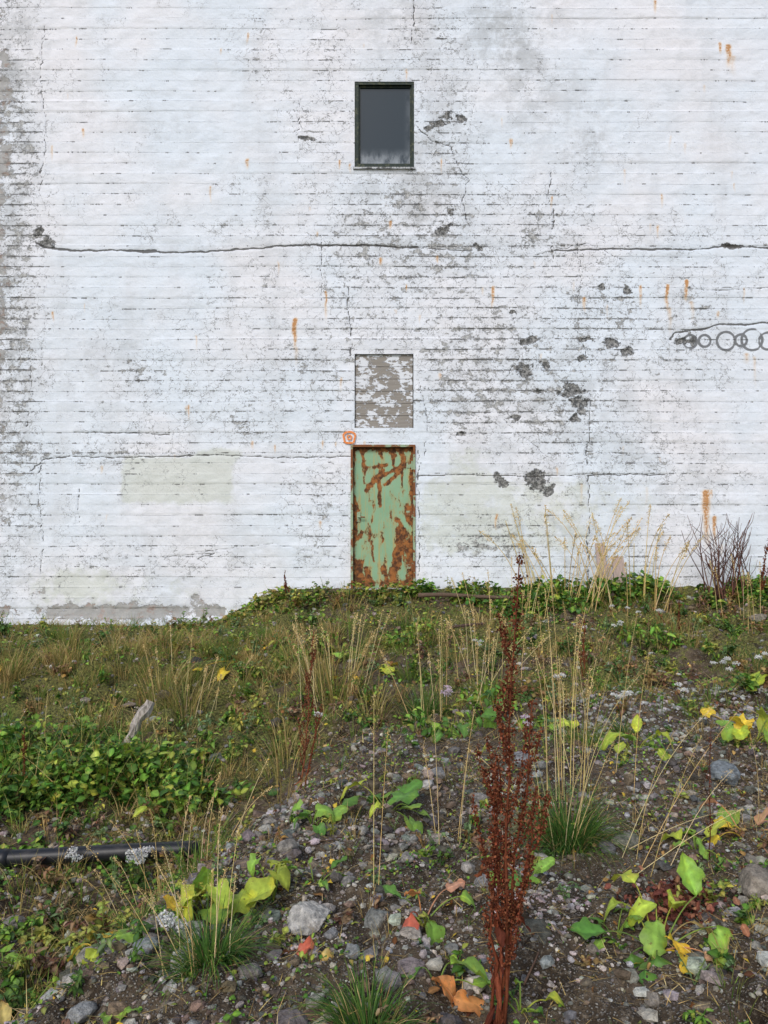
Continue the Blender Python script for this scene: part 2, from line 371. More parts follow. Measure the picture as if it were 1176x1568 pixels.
for g in [(590,330,150,140,.42),(690,200,40,110,.6),(665,60,70,60,.5),(505,90,30,60,.5),(480,190,40,40,.5),(670,370,90,60,.4),(560,450,130,80,.42),(800,560,150,80,.5),(900,470,140,60,.45),(480,560,80,60,.4),
          (840,640,120,70,.4),(700,520,60,50,.4),(900,700,120,50,.35),(770,830,60,40,.5),(500,750,60,120,.4),(380,660,40,25,.7),(210,570,40,25,.5),(140,690,120,14,.5),(1040,500,110,70,.35),(720,620,60,50,.5),
          (850,340,70,60,.5),(300,620,80,60,.25),(30,200,40,230,.7),(20,600,40,350,.7),(60,360,40,15,.8),(350,345,80,16,.4),(950,850,110,40,.4),(1080,720,80,40,.35),(270,860,140,20,.5),(720,840,60,30,.5),(390,60,40,70,.4),(820,120,30,50,.35),(640,600,500,60,.15),(800,380,350,60,.15),(200,730,200,200,.12),(1050,150,120,120,-.12),(250,150,140,100,-.08)]:
    dens=dens+gs(*g)
dens=np.clip(dens+.6*wn2*(dens>.2),0,1.1)
gray=gs(800,110,90,110,.65)+gs(900,210,32,50,.9)+gs(600,30,60,70,.6)+gs(240,200,60,40,.35)+gs(25,120,35,160,.9)+gs(15,600,32,350,.9)+gs(760,40,70,50,.6)+gs(150,560,90,50,.4)+gs(430,380,300,10,.35)+gs(660,240,55,140,.55)+gs(180,920,160,40,.5)+gs(860,370,120,40,.3)+gs(1050,740,150,60,.35)+gs(590,320,110,70,.5)+gs(350,830,250,50,.25)+gs(850,650,200,90,.4)+gs(820,560,120,70,.4)+gs(720,800,70,60,.4)+.07
gray=np.clip(gray,0,1)
green=bx(185,358,698,772,12,.9)+bx(300,375,683,704,10,.7)+bx(640,905,728,850,20,.6)+bx(905,1010,728,800,18,.45)+gs(715,705,40,30,.7)+gs(120,890,60,30,.5)+gs(720,800,80,60,.2)+bx(30,330,870,950,30,.4)
bare=gs(180,938,165,17,.9)*(Uc<345)+gs(330,935,30,10,.3)+gs(0,600,18,420,.42)+gs(6,170,30,240,.38)+gs(300,915,12,10,.6)+bx(640,1200,890,905,6,.32)+gs(95,905,70,14,.35)+gs(860,610,20,20,.3)
for u,v in [(205,570),(70,600),(410,440),(740,520),(560,320),(720,700)]: bare=bare+gs(u,v,22,14,.22)
# cracks
Xp=Uc+ (fbm(Uc/9,Vc/9,21,4)-.5)*9; Yp=Vc+(fbm(Uc/12,Vc/9,22,4)-.5)*4.5
def segd(pts):
    best=np.full(Uc.shape,1e9)
    for (x0,y0),(x1,y1) in zip(pts[:-1],pts[1:]):
        dx,dy=x1-x0,y1-y0; t=np.clip(((Xp-x0)*dx+(Yp-y0)*dy)/(dx*dx+dy*dy),0,1)
        best=np.minimum(best,np.hypot(Xp-x0-t*dx,Yp-y0-t*dy))
    return best
cracks=[([(55,372),(75,380),(110,384),(180,384),(260,387),(330,385),(400,380),(440,376),(480,375),(560,376),(640,380)],1.3),([(640,380),(720,384)],.7),([(60,376),(90,384),(240,384)],1.3),
 ([(850,384),(940,381),(1060,382),(1120,377),(1176,380),(1300,379)],1.1),([(1105,376),(1140,377)],2.0),
 ([(45,720),(70,702),(110,699),(180,701),(300,697),(345,697),(430,701),(540,699)],.8),([(640,728),(700,727),(820,729),(920,727),(1020,727)],.7),
 ([(633,0),(635,30),(631,70)],.9),([(636,190),(660,215),(690,225),(700,250),(716,275),(708,310),(720,350)],.8),([(845,265),(840,300),(848,330),(843,360),(848,400)],.8),
 ([(905,600),(903,660),(898,700),(902,760),(900,890)],.7),([(534,440),(530,470),(538,500),(538,545)],.9),([(640,690),(641,890)],.7),([(491,360),(494,430),(490,470)],.6),
 ([(62,700),(60,760),(65,830),(60,880)],.6),([(1025,520),(1035,510),(1070,505),(1100,497),(1140,497),(1176,494),(1250,496)],1.2),([(120,745),(118,800)],.5),
 ([(640,580),(655,640),(650,700)],.6),([(840,700),(790,660),(770,640)],.5),([(250,853),(290,850),(330,846),(300,856)],.6),([(820,390),(900,372),(960,400)],.5),
 ([(300,845),(420,832),(530,858)],.4),([(45,545),(50,600),(40,660)],.6),([(70,480),(62,560)],.5),([(115,662),(230,664),(260,667)],.7),([(900,690),(960,695),(1010,725)],.5),([(1180,440),(1100,445),(1050,440)],.5),([(460,150),(455,220)],.5),
 ([(68,40),(62,120),(70,200),(60,300)],.6),([(885,370),(890,430),(880,500),(905,560)],.6),([(780,470),(800,540),(760,600)],.5),([(720,60),(735,120),(722,180)],.5)]
ck=np.full(Uc.shape,5.)
for p,w in cracks: ck=np.minimum(ck,segd(p)/w)
crack=np.clip(ck/5,0,1)
hole=np.zeros(Uc.shape)
Xh=Uc+(fbm(Uc/16,Vc/16,27,4)-.5)*22; Yh=Vc+(fbm(Uc/16,Vc/16,28,4)-.5)*18
for u,v,a,b in [(803,565,9,8),(834,562,8,6),(875,598,12,7),(889,618,9,11),(822,734,13,12),(766,733,7,7),(962,535,9,5),(961,446,5,5),(919,439,5,4),(808,520,12,4),(62,355,5,7),(1044,522,9,4),(1061,521,6,5),(672,190,12,5),(686,180,6,5),(710,183,4,7),(935,525,9,4),
   (676,352,9,4),(70,372,9,4),(706,662,6,3),(655,200,5,4),(1120,377,12,3),(470,215,9,3),(690,325,5,4),(893,550,7,4),(840,750,8,6),(790,640,6,3),(830,600,7,3),(735,378,6,3),(880,640,5,6),(900,520,8,3),(780,480,6,3)]:
    hole=np.maximum(hole,1.0*np.exp(-(((Xh-u)/a)**2+((Yh-v)/b)**2)*.45))
rust=np.zeros(Uc.shape); rl=[(452,487,540,3.5,1),(755,438,475,2.5,.9),(1053,428,465,3,1),(1022,435,480,3,.9),(1116,68,108,5,.85),(1103,65,85,2.5,1),(323,285,315,2,.6),(378,243,262,2.5,.8),(597,338,352,2.5,.9),(583,395,408,2.5,1),(1082,750,845,6,.9),(1094,790,840,3,.8),(1001,0,25,2.5,.7),(895,455,480,2.5,.8),(982,436,475,2.5,.7),(288,620,645,2,.7),(520,245,262,2,.8),(1145,540,560,5,.5),(499,445,495,2.5,.7),(378,50,70,2,.7),(990,745,790,3,.3),(958,258,290,2,.4),(426,400,425,1.5,.5),(890,740,780,2.5,.4),(1157,545,600,3,.4),(740,440,455,2,.5),(1122,85,120,6,.4),(388,675,690,3,.6),(1140,440,470,2,.5),(536,250,268,2,.6),(930,465,500,2,.35),(770,180,200,2,.4),(1060,460,500,4,.4),(1025,470,520,4,.4),(455,530,570,4,.35)]
rr_=np.random.default_rng(5)
for i in range(50):
    u=rr_.uniform(60,1170); v=rr_.uniform(20,840); rl.append((u,v,v+rr_.uniform(8,30),rr_.uniform(1.5,2.5),rr_.uniform(.35,.8)))
for u,v0,v1,w,a in rl:
    rust=np.maximum(rust,a*np.exp(-((Uc-u+wn2*8)/w)**2)*sstep(-3,3,Vc-v0)*np.clip(1-(Vc-v0)/(v1-v0),0,1)**.6)
ring=np.zeros(Uc.shape)
for u,v,r in [(1057,523,10),(1079,522,9),(1112,522,14),(1152,520,16),(1135,521,9),(1176,522,13)]:
    ring=np.maximum(ring,np.exp(-((np.hypot(Uc-u,Vc-v)-r)/1.8)**2))
ring*=np.clip(.7+2*(fbm(Uc/8,Vc/8,31,2)-.3),.3,1)
relief=(fbm(X*.8,Z*.8,41,4)-.5)*.035+(vnoise(X*.25,np.floor((Z+.02)/.1445)*3.3,42)-.5)*.010+(fbm(X*6,Z*9,44,3)-.5)*.014
depth=np.clip(1-crack*2.2,0,1)*.008*(ck<2.2)+sstep(.45,.9,hole)*.014+sstep(.4,.8,bare+wn2)*.012
edge=np.ones(Uc.shape)
for r in op.values():
    dd=np.maximum(np.maximum(r[0]-X,X-r[1]),np.maximum(r[2]-Z,Z-r[3])); edge=np.minimum(edge,sstep(0,.08,np.abs(dd)))
Yw=WY+relief*edge+depth*edge
Yw[:,0]=WY+.03; Yw[:,1]=WY+.012
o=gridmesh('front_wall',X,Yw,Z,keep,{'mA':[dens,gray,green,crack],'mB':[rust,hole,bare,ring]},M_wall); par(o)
def wallquad(name,pts,mat):
    me=D.meshes.new(name); me.from_pydata(pts,[],[tuple(range(len(pts)))]); me.materials.append(mat)
    for k,v in {'mA':(.3,.2,0,1),'mB':(0,0,0,0)}.items():
        at=me.attributes.new(k,'FLOAT_COLOR','POINT')
        for d_ in at.data: d_.color=v
    o=D.objects.new(name,me); scene.collection.objects.link(o); return par(o)
B=WY+9
wallquad('left_wall',[(XL,WY+.03,-.7),(XL,B,-.7),(XL,B,12.4),(XL,WY+.03,12.4)],M_wall)
wallquad('right_wall',[(xs[-1],WY+.005,-.7),(xs[-1],WY+.005,12.4),(xs[-1],B,12.4),(xs[-1],B,-.7)],M_wall)
wallquad('back_wall',[(XL,B,-.7),(xs[-1],B,-.7),(xs[-1],B,12.4),(XL,B,12.4)],M_wall)
wallquad('roof',[(XL-.1,WY-.05,12.39),(xs[-1]+.1,WY-.05,12.39),(xs[-1]+.1,B,12.39),(XL-.1,B,12.39)],M_wall)
def plain(name,fn): n=NT(name); return fn(n)
M_reveal=plain('painted_reveal',lambda n:n.bsdf(n.mix(n.ss(.45,.6,n.noise(n.tc,12,6,.7)),(.58,.60,.62),(.12,.12,.115)),.9,n.bump(n.noise(n.tc,40,5,.7),.6,.01)))
for k,dep in (('window',.12),('board',.07),('door',.10)):
    x0,x1,z0,z1=op[k]; mb=MB(); y0=WY+.001; c=(1,1,1)
    for a,b_ in (((x0,z0),(x0,z1)),((x0,z1),(x1,z1)),((x1,z1),(x1,z0)),((x1,z0),(x0,z0))):
        mb.add([(a[0],y0-.004,a[1]),(b_[0],y0-.004,b_[1]),(b_[0],y0+dep,b_[1]),(a[0],y0+dep,a[1])],[[0,1,2],[0,2,3]],c)
    par(mb.build(k+'_reveal',M_reveal,smooth=False))
# window
x0,x1,z0,z1=op['window']
M_frame=plain('dark_green_frame',lambda n:n.bsdf(n.mix(n.ss(.5,.62,n.noise(n.tc,22,6,.7)),(.022,.036,.030),(.085,.095,.055)),.6,n.bump(n.noise(n.tc,60,4,.7),.5,.004)))
mb=MB(); fw=.055; fy=WY+.035
box(mb,((x0+x1)/2,fy,z1-fw*.35),(x1-x0,.06,fw*.7),(1,1,1)); box(mb,((x0+x1)/2,fy,z0+fw/2),(x1-x0,.066,fw),(1,1,1))
box(mb,(x0+fw/2,fy,(z0+z1)/2),(fw,.054,z1-z0-.004),(1,1,1)); box(mb,(x1-fw*.3,fy,(z0+z1)/2),(fw*.6,.054,z1-z0-.004),(1,1,1))
f2=.022
for c_,s_ in ((((x0+x1)/2,fy+.02,z1-fw*.7-f2/2),(x1-x0-.09,.03,f2)),(((x0+x1)/2,fy+.02,z0+fw+f2/2),(x1-x0-.09,.03,f2)),((x0+fw+f2/2,fy+.02,(z0+z1)/2),(f2,.026,z1-z0-.11)),((x1-fw*.6-f2/2,fy+.02,(z0+z1)/2),(f2,.026,z1-z0-.11))): box(mb,c_,s_,(1,1,1))
par(mb.build('window_frame',M_frame,smooth=False))
def glassm(n):
    z=n.sep(n.tc)[2]; x=n.sep(n.tc)[0]
    g=n.M('ADD',n.ss(z0+.32,z0+.08,z),n.ss(x1-.16,x1-.04,x,0,.25))
    d=n.M('MULTIPLY',g,n.ss(.3,.65,n.noise(n.scale(n.tc,1,1,.5),9,5,.6)))
    c=n.mix(n.M('MULTIPLY',d,.9,clamp=True),(.022,.038,.050),(.30,.34,.38))
    return n.bsdf(c,n.ss(0,1,d,.12,.5),None,.45)
M_glass=plain('dusty_window_glass',glassm)
mb=MB(); mb.add([(x0+.05,WY+.062,z0+.05),(x1-.03,WY+.062,z0+.05),(x1-.03,WY+.062,z1-.03),(x0+.05,WY+.062,z1-.03)],[[0,1,2],[0,2,3]],(1,1,1)); par(mb.build('window_glass',M_glass,smooth=False))
mb=MB(); box(mb,((x0+x1)/2,WY-.012,z0-.012),(x1-x0+.04,.04,.022),(1,1,1)); 
par(mb.build('window_sill',M_reveal,smooth=False))
# boarded window
x0,x1,z0,z1=op['board']
def woodm(n):
    P=n.tc; g=n.noise(n.scale(P,2.5,2.5,60),1.,5,.6); c=n.mix(g,(.17,.15,.13),(.44,.41,.37))
    pk=n.ss(.50,.53,n.noise(n.scale(P,1,1,1.8),6.5,8,.72)); c=n.mix(n.M('MULTIPLY',pk,.94),c,(.80,.83,.88))
    return n.bsdf(c,.85,n.bump(n.M('ADD',n.M('MULTIPLY',g,.5),pk),.8,.005))
M_wood=plain('peeling_boards',woodm)
mb=MB(); nb=6; hh=(z1-z0)/nb
for i in range(nb): box(mb,((x0+x1)/2,WY+.045+random.uniform(-.004,.004),z0+hh*(i+.5)),(x1-x0-.02,.02,hh-.006),(1,1,1))
par(mb.build('boarded_window',M_wood,smooth=False))
M_black=plain('dark_gap',lambda n:n.bsdf((.03,.028,.025),.9))
mb=MB(); mb.add([(x0,WY+.064,z0),(x1,WY+.064,z0),(x1,WY+.064,z1),(x0,WY+.064,z1)],[[0,1,2],[0,2,3]],(1,1,1)); par(mb.build('boarded_window_backing',M_black,smooth=False))
# door
x0,x1,z0,z1=op['door']
def doorm(n):
    P=n.tc; A_=n.attr('mA'); a=n.sepc(A_.outputs['Color'])
    pw=n.vadd(P,n.noise(P,6,3,.6,0,True),.08)
    rn=n.noise(n.scale(pw,1.3,1,.42),8.5,8,.72)
    t=n.M('ADD',rn,n.M('MULTIPLY',a[0],.34))
    r=n.ss(.652,.668,t); r2=n.ss(.56,.66,t)
    c=n.mix(n.noise(P,3,4,.6),(.21,.38,.22),(.32,.50,.33))
    sk=n.noise(n.scale(P,17,17,1.0),1.,5,.65)
    c=n.mix(n.ss(.49,.64,sk,0,.7),c,(.48,.36,.13))
    c=n.mix(n.M('MULTIPLY',r2,.5),c,(.46,.26,.08))
    rc=n.mix(n.ss(.4,.62,n.noise(P,16,6,.7)),(.070,.021,.012),(.36,.13,.035))
    c=n.mix(n.M('MULTIPLY',r,.95),c,rc)
    return n.bsdf(c,n.M('ADD',.45,n.M('MULTIPLY',r,.45)),n.bump(n.M('ADD',n.M('MULTIPLY',r,-.6),n.M('MULTIPLY',rn,.6)),.9,.006),.35)
M_door=plain('rusty_green_metal',doorm)
fwd=.035
dx=np.linspace(x0+fwd,x1-fwd,60); dz=np.linspace(z0,z1-fwd,150); DX,DZ=np.meshgrid(dx,dz); Uc=DX/S+588; Vc=784-(DZ-CAMH)/S
Uc=Uc+(fbm(DX*9,DZ*9,52,3)-.5)*8
def sg(p0,p1,w,a):
    dx_,dy_=p1[0]-p0[0],p1[1]-p0[1]; t=np.clip(((Uc-p0[0])*dx_+(Vc-p0[1])*dy_)/(dx_**2+dy_**2),0,1); return a*np.exp(-(np.hypot(Uc-p0[0]-t*dx_,Vc-p0[1]-t*dy_)/w)**2)
m=.17+sg((614,812),(602,885),6,1.1)+sg((608,795),(620,820),4,.8)+sg((562,750),(585,720),3.5,.8)+sg((585,728),(620,712),3,.9)+sg((590,742),(612,722),3,.8)+sg((572,715),(592,712),3,.7)+sg((580,730),(583,775),3,.7)+sg((556,690),(560,740),3,.6)+sg((549,862),(553,890),6,.8)+sg((625,830),(628,890),4,.55)+sg((560,870),(566,893),3,.6)+sg((632,690),(632,890),4,.7)+sg((541,690),(541,890),3.5,.6)+sg((540,894),(635,894),6,.6)+sg((598,690),(603,712),3,.7)+sg((615,692),(618,760),2.5,.5)+sg((548,825),(553,815),4,.7)+sg((545,686),(630,686),4.5,.7)+sg((570,830),(572,860),2.,.5)+sg((590,870),(592,892),3.,.6)+sg((622,775),(627,800),4,.6)+sg((546,760),(548,790),4,.5)+sg((575,760),(570,800),2.5,.4)
DY=WY+.055+0*DX+ (fbm(DX*3,DZ*3,51,3)-.5)*.012
par(gridmesh('door_leaf',DX,DY,DZ,None,{'mA':[m,m*0,m*0,m*0]},M_door))
def frm(n):
    rn=n.noise(n.tc,7,8,.7); c=n.mix(n.ss(.46,.51,rn),(.32,.42,.28),n.mix(n.noise(n.tc,18,5,.7),(.08,.03,.016),(.36,.14,.05)))
    return n.bsdf(c,.75,n.bump(rn,.6,.01))
M_dfr=plain('rusty_frame',frm)
mb=MB(); c=(1,1,1)
box(mb,(x0+.016,WY+.02,(z0+z1)/2),(.032,.09,z1-z0-.002),c); box(mb,(x1-.016,WY+.02,(z0+z1)/2),(.032,.09,z1-z0-.002),c); box(mb,((x0+x1)/2,WY+.017,z1-.016),(x1-x0-.066,.08,.032),c)
for zz_ in (z0+.3,z0+1.05,z0+1.72):
    pts=[(x1-.042,WY+.026,zz_-.06),(x1-.042,WY+.026,zz_+.06)]; tube(mb,pts,.014,c,8); box(mb,(x1-.085,WY+.047,zz_),(.08,.008,.07),c)
par(mb.build('door_frame',M_dfr,smooth=False))
mb=MB(); tube(mb,[(x0+.11,WY+.06,z0+1.0),(x0+.11,WY+.0,z0+1.0)],.012,c,8); tube(mb,[(x0+.10,WY+.0,z0+1.0),(x0+.2,WY+.0,z0+.995)],.010,c,8); box(mb,(x0+.11,WY+.045,z0+1.0),(.05,.01,.14),c)
par(mb.build('door_handle',M_dfr,smooth=False))
M_or=plain('orange_paint',lambda n:n.bsdf(n.mix(n.ss(.48,.68,n.noise(n.tc,40,4,.7)),(.88,.25,.04),(.82,.46,.28)),.7))
mb=MB()
for cx_,cz_,r_,w in ((535,670,8.5,.013),(535,670,3.,.010)):
    a=np.linspace(0,2*math.pi,18); px=ex(cx_)+np.sign(np.cos(a))*np.abs(np.cos(a))**.6*r_*S*(1+.12*np.sin(a*5)); pz=ez(cz_)+np.sign(np.sin(a))*np.abs(np.sin(a))**.6*r_*S
    for i in range(17):
        d_=np.array([px[i+1]-px[i],pz[i+1]-pz[i]]); d_/=np.linalg.norm(d_)+1e-9; nx,nz=-d_[1]*w,d_[0]*w
        mb.add([(px[i]-nx,WY-.022-i*.0001,pz[i]-nz),(px[i]+nx,WY-.022-i*.0001,pz[i]+nz),(px[i+1]+nx,WY-.022-i*.0001,pz[i+1]+nz),(px[i+1]-nx,WY-.022-i*.0001,pz[i+1]-nz)],[[0,1,2],[0,2,3]],c)
par(mb.build('orange_survey_mark',M_or,smooth=False))

# ================================================================ GROUND
gx=np.concatenate([-np.geomspace(600,6.7,26),np.arange(-6.6,6.6,.027),np.geomspace(6.7,600,26)])
gy=np.concatenate([-np.geomspace(600,.6,26),np.arange(-.5,1.6,.1),np.arange(1.6,10.95,.023),np.geomspace(11.1,600,26)])
GX,GY=np.meshgrid(gx,gy); GZ=G(GX,np.minimum(GY,10.8))
T=tmask(GX,GY)
moss=np.clip(sstep(5.0,7.5,GY)*.45+(1-T)*.4+.12+.9*(fbm(GX*1.3,GY*1.3,61,4)-.45),0,1); grav=np.clip(T*(1-sstep(5.2,7,GY))+.25,0,1)
gridmesh('ground',GX,GY,GZ,None,{'mA':[moss,grav,moss*0,moss*0]},M_ground)

def onG(x,y,dz=0.): return np.stack([x,y,G(x,y)+dz],-1)
# gravel
mb=MB(); tmpl=[stone_t(1,i) for i in range(8)]
def scatter(n,x0,x1,y0,y1,dens):
    x=U(x0,x1,n); y=U(y0,y1,n); k=U(0,1,n)<dens(x,y); return x[k],y[k]
def pebbles(n,x0,x1,y0,y1,smin,smax,dens,cols,pw=2.2):
    x,y=scatter(n,x0,x1,y0,y1,dens); k=len(x); s=smin+(smax-smin)*U(0,1,k)**pw
    col=pick(cols,k,.3); pos=onG(x,y); pos[:,2]+=s*.15; R=rotm(U(0,6.28,k),U(-.4,.4,k),U(-.4,.4,k)); sc=np.stack([s*U(.8,1.3,k),s*U(.8,1.2,k),s*U(.45,.85,k)],-1)
    g=rng.integers(0,8,k)
    for i in range(8):
        m_=g==i
        if m_.any(): mb.inst(*tmpl[i],R[m_],sc[m_],pos[m_],col[m_])
gcols=[(.26,.25,.23),(.36,.34,.31),(.16,.16,.15),(.45,.41,.35),(.12,.105,.09),(.26,.20,.14),(.54,.52,.48),(.19,.14,.10)]
patch=lambda x,y:np.clip(fbm(x*1.7,y*1.7,71,4)*3.4-1.0,0.12,1)
dm=lambda x,y: tmask(x,y)*(1-sstep(5.0,6.8,y))*patch(x,y)
pebbles(30000,-1.8,3.2,1.9,4.2,.003,.014,dm,gcols)
pebbles(13000,-1.2,4.0,3.8,6.6,.006,.020,dm,gcols)
pebbles(5500,-1.8,3.6,1.9,6.2,.014,.045,dm,gcols,2.2)
pebbles(260,-1.6,3.4,2.2,6.2,.03,.065,dm,gcols,1.5)
ridge=lambda x,y: np.exp(-((tmask(x,y)-.6)/.3)**2)
pebbles(10000,-1.9,.4,2.0,5.4,.004,.020,lambda x,y:ridge(x,y),gcols+[(.50,.49,.47)])
pebbles(800,-1.8,.2,2.0,5.2,.018,.04,ridge,gcols+[(.45,.44,.43)])
pebbles(7500,-5,5.5,6,10.6,.008,.035,lambda x,y:np.clip(patch(x,y),0.03,1),gcols)
pebbles(360,-5,5.5,6,10.4,.03,.08,lambda x,y:np.clip(patch(x,y),0.1,1),gcols)
pebbles(5500,-3.2,-1.0,2.4,5.5,.006,.03,lambda x,y:(1-tmask(x,y))*.8*patch(x,y),gcols)
pebbles(3500,1.3,3.8,5.6,6.8,.008,.03,lambda x,y:np.ones_like(x)*.8,[(.44,.43,.41),(.33,.33,.32)])
wh=lambda x,y: np.exp(-((x-.68)/.14)**2-((y-3.15)/.35)**2)+np.exp(-((x-.22)/.1)**2-((y-3.0)/.2)**2)*.5+np.exp(-((x+.3)/.12)**2-((y-2.85)/.2)**2)*.5
pebbles(8000,-.6,1.1,2.5,3.9,.004,.018,wh,[(.64,.57,.52),(.54,.47,.43),(.68,.61,.57)])
mb.build('gravel',M_stone,smooth=False)
for x,y,s,col,asp in [(-.29,3.0,.085,(.58,.56,.52),.8),(-.03,3.06,.055,(.30,.31,.29),.9),(-.45,3.62,.055,(.30,.28,.25),.8),(-.86,2.82,.055,(.30,.33,.33),.7),(2.02,4.6,.10,(.22,.25,.27),.75),(1.16,3.72,.065,(.31,.30,.25),.7),(1.22,3.32,.055,(.30,.28,.25),1.1),(1.56,3.22,.12,(.32,.28,.23),.8),
    (.42,3.32,.045,(.32,.31,.30),.9),(.33,4.7,.055,(.28,.28,.28),.8),(.88,4.85,.08,(.28,.28,.29),.7),(-.12,2.75,.035,(.38,.39,.38),.9),(-.2,2.9,.03,(.30,.30,.30),.8),(.25,2.85,.03,(.30,.30,.28),.8),(-2.0,8.2,.09,(.05,.05,.05),.9),(-2.4,7.3,.07,(.28,.23,.18),.5),(4.5,9.3,.14,(.24,.21,.17),.5),(.78,2.9,.03,(.34,.3,.25),.9),
    (-.72,2.78,.065,(.56,.57,.54),.8),(-1.9,3.95,.06,(.36,.33,.29),.6),(-3.9,7.6,.10,(.33,.3,.27),.35),(.2,7.4,.10,(.06,.06,.065),.8),(-.75,3.95,.05,(.26,.23,.20),.8),(.55,4.4,.045,(.32,.31,.30),.7),(-1.0,2.55,.05,(.35,.36,.36),.6),(-.45,2.6,.04,(.26,.24,.22),.7),(1.5,2.7,.04,(.28,.26,.23),.8),(.1,3.55,.04,(.35,.33,.30),.8),(-.15,3.3,.035,(.29,.28,.26),.8),(.9,2.6,.03,(.32,.29,.25),.8),(1.1,4.2,.05,(.32,.31,.29),.7)]:
    mb=MB(); V,F=stone_t(4,int(abs(x*997+y*331))%500+5,12,.5); z=float(G(x,y)); a=random.uniform(0,6)
    V=V*np.array([s*random.uniform(.9,1.2),s,s*asp]); V=np.stack([V[:,0]*math.cos(a)-V[:,1]*math.sin(a),V[:,0]*math.sin(a)+V[:,1]*math.cos(a),V[:,2]],-1)+np.array([x,y,z+s*asp*.3])
    mb.add(V,F,np.array(col)); mb.build('rock',M_stone,(x,y,z))

# ================================================================ VEGETATION
GREEN=[(.11,.23,.03),(.16,.29,.04),(.08,.17,.03),(.22,.33,.06)]
OLIVE=[(.32,.30,.07),(.25,.24,.07),(.39,.32,.10),(.19,.20,.05)]
STRAW=[(.64,.46,.17),(.50,.35,.12),(.70,.55,.26),(.39,.25,.09)]
def tuft(mb,x,y,n,h,r,cols,tips,w=.004,spread=.5,bend=1.0,seg=4):
    a=U(0,6.28,n); rr=r*np.sqrt(U(0,1,n))*.6; bx_=x+rr*np.cos(a); by=y+rr*np.sin(a)
    base=onG(bx_,by,-.01); az=a+U(-.6,.6,n); L=h*U(.45,1.1,n)
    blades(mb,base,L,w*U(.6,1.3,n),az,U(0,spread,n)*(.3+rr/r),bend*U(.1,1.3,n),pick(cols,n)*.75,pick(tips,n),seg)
mb=MB()
def tufts(N,x0,x1,y0,y1,dens,h,n,mixf,w=.005,r=.10):
    X_,Y_=scatter(N,x0,x1,y0,y1,dens)
    for x,y in zip(X_,Y_):
        k=random.random(); st=mixf(x,y)
        cols,tips=(STRAW,STRAW) if k<st else ((OLIVE,STRAW) if k<st+.3 else (GREEN,OLIVE+GREEN))
        tuft(mb,x,y,int(n*random.uniform(.5,1.4)),h*random.uniform(.4,1.5),r*random.uniform(.6,1.5),cols,tips,w,.7,1.1)
bankp=lambda x,y:np.clip(fbm(x*1.6,y*2.2,81,4)*5.0-2.25,.02,1)
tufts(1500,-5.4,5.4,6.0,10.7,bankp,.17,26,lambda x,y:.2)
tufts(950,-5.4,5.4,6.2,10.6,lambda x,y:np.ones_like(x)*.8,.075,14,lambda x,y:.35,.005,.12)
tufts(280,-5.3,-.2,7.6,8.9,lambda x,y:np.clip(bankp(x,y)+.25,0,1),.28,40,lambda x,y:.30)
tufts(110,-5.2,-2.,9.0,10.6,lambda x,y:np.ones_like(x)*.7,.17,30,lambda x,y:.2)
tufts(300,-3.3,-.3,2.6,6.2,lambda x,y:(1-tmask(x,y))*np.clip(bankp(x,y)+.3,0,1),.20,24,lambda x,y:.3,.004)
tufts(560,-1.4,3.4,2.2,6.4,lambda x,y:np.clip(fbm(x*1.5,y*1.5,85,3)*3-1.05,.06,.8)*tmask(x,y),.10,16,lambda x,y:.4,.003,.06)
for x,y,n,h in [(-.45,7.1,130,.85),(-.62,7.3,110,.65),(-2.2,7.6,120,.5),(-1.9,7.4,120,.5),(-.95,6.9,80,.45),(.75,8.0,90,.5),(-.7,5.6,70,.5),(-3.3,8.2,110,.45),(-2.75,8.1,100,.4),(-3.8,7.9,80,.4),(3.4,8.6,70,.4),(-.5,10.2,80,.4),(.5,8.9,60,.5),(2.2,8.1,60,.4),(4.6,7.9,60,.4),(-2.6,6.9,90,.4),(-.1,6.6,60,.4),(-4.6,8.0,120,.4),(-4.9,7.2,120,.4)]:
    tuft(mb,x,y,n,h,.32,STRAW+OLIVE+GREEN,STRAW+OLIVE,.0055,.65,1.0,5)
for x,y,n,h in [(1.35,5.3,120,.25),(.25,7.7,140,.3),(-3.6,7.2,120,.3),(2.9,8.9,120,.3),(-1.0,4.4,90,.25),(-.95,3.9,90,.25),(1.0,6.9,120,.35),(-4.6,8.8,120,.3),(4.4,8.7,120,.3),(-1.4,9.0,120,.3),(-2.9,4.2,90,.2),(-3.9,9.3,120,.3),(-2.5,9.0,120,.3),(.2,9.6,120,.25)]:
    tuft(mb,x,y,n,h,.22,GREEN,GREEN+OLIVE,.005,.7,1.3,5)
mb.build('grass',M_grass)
mb=MB()
def litter(N,x0,x1,y0,y1,dens,L,cols,w=.003):
    x,y=scatter(N,x0,x1,y0,y1,dens); k=len(x)
    blades(mb,onG(x,y,.008),L*U(.4,1.3,k),w*U(.6,1.4,k),U(0,6.28,k),U(1.1,1.5,k),U(-.2,.35,k),pick(cols,k),pick(cols,k),3)
litter(10000,-5.4,5.4,5.5,10.6,lambda x,y:np.clip(bankp(x,y)+.12,0,1),.16,STRAW+[(.18,.12,.06)],.005)
litter(15000,-1.8,3.4,2.0,5.6,lambda x,y:np.clip(fbm(x*1.9,y*1.9,87,3)*3-.9,.12,1),.08,STRAW+[(.18,.12,.06),(.12,.07,.04)],.0025)
litter(3500,-3.2,-.8,2.4,6,lambda x,y:(1-tmask(x,y)),.11,STRAW+[(.18,.12,.06)],.003)
litter(1500,.9,2.3,2.0,3.1,lambda x,y:np.clip(fbm(x*3,y*3,88,3)*3-1.1,0,1),.08,STRAW,.0028)
mb.build('straw_litter',M_dry)
mb=MB()
x,y=scatter(8000,-4.5,4.8,2.0,10.3,lambda x,y:np.clip(1.2-y*.08,0,1)*.8); k=len(x)
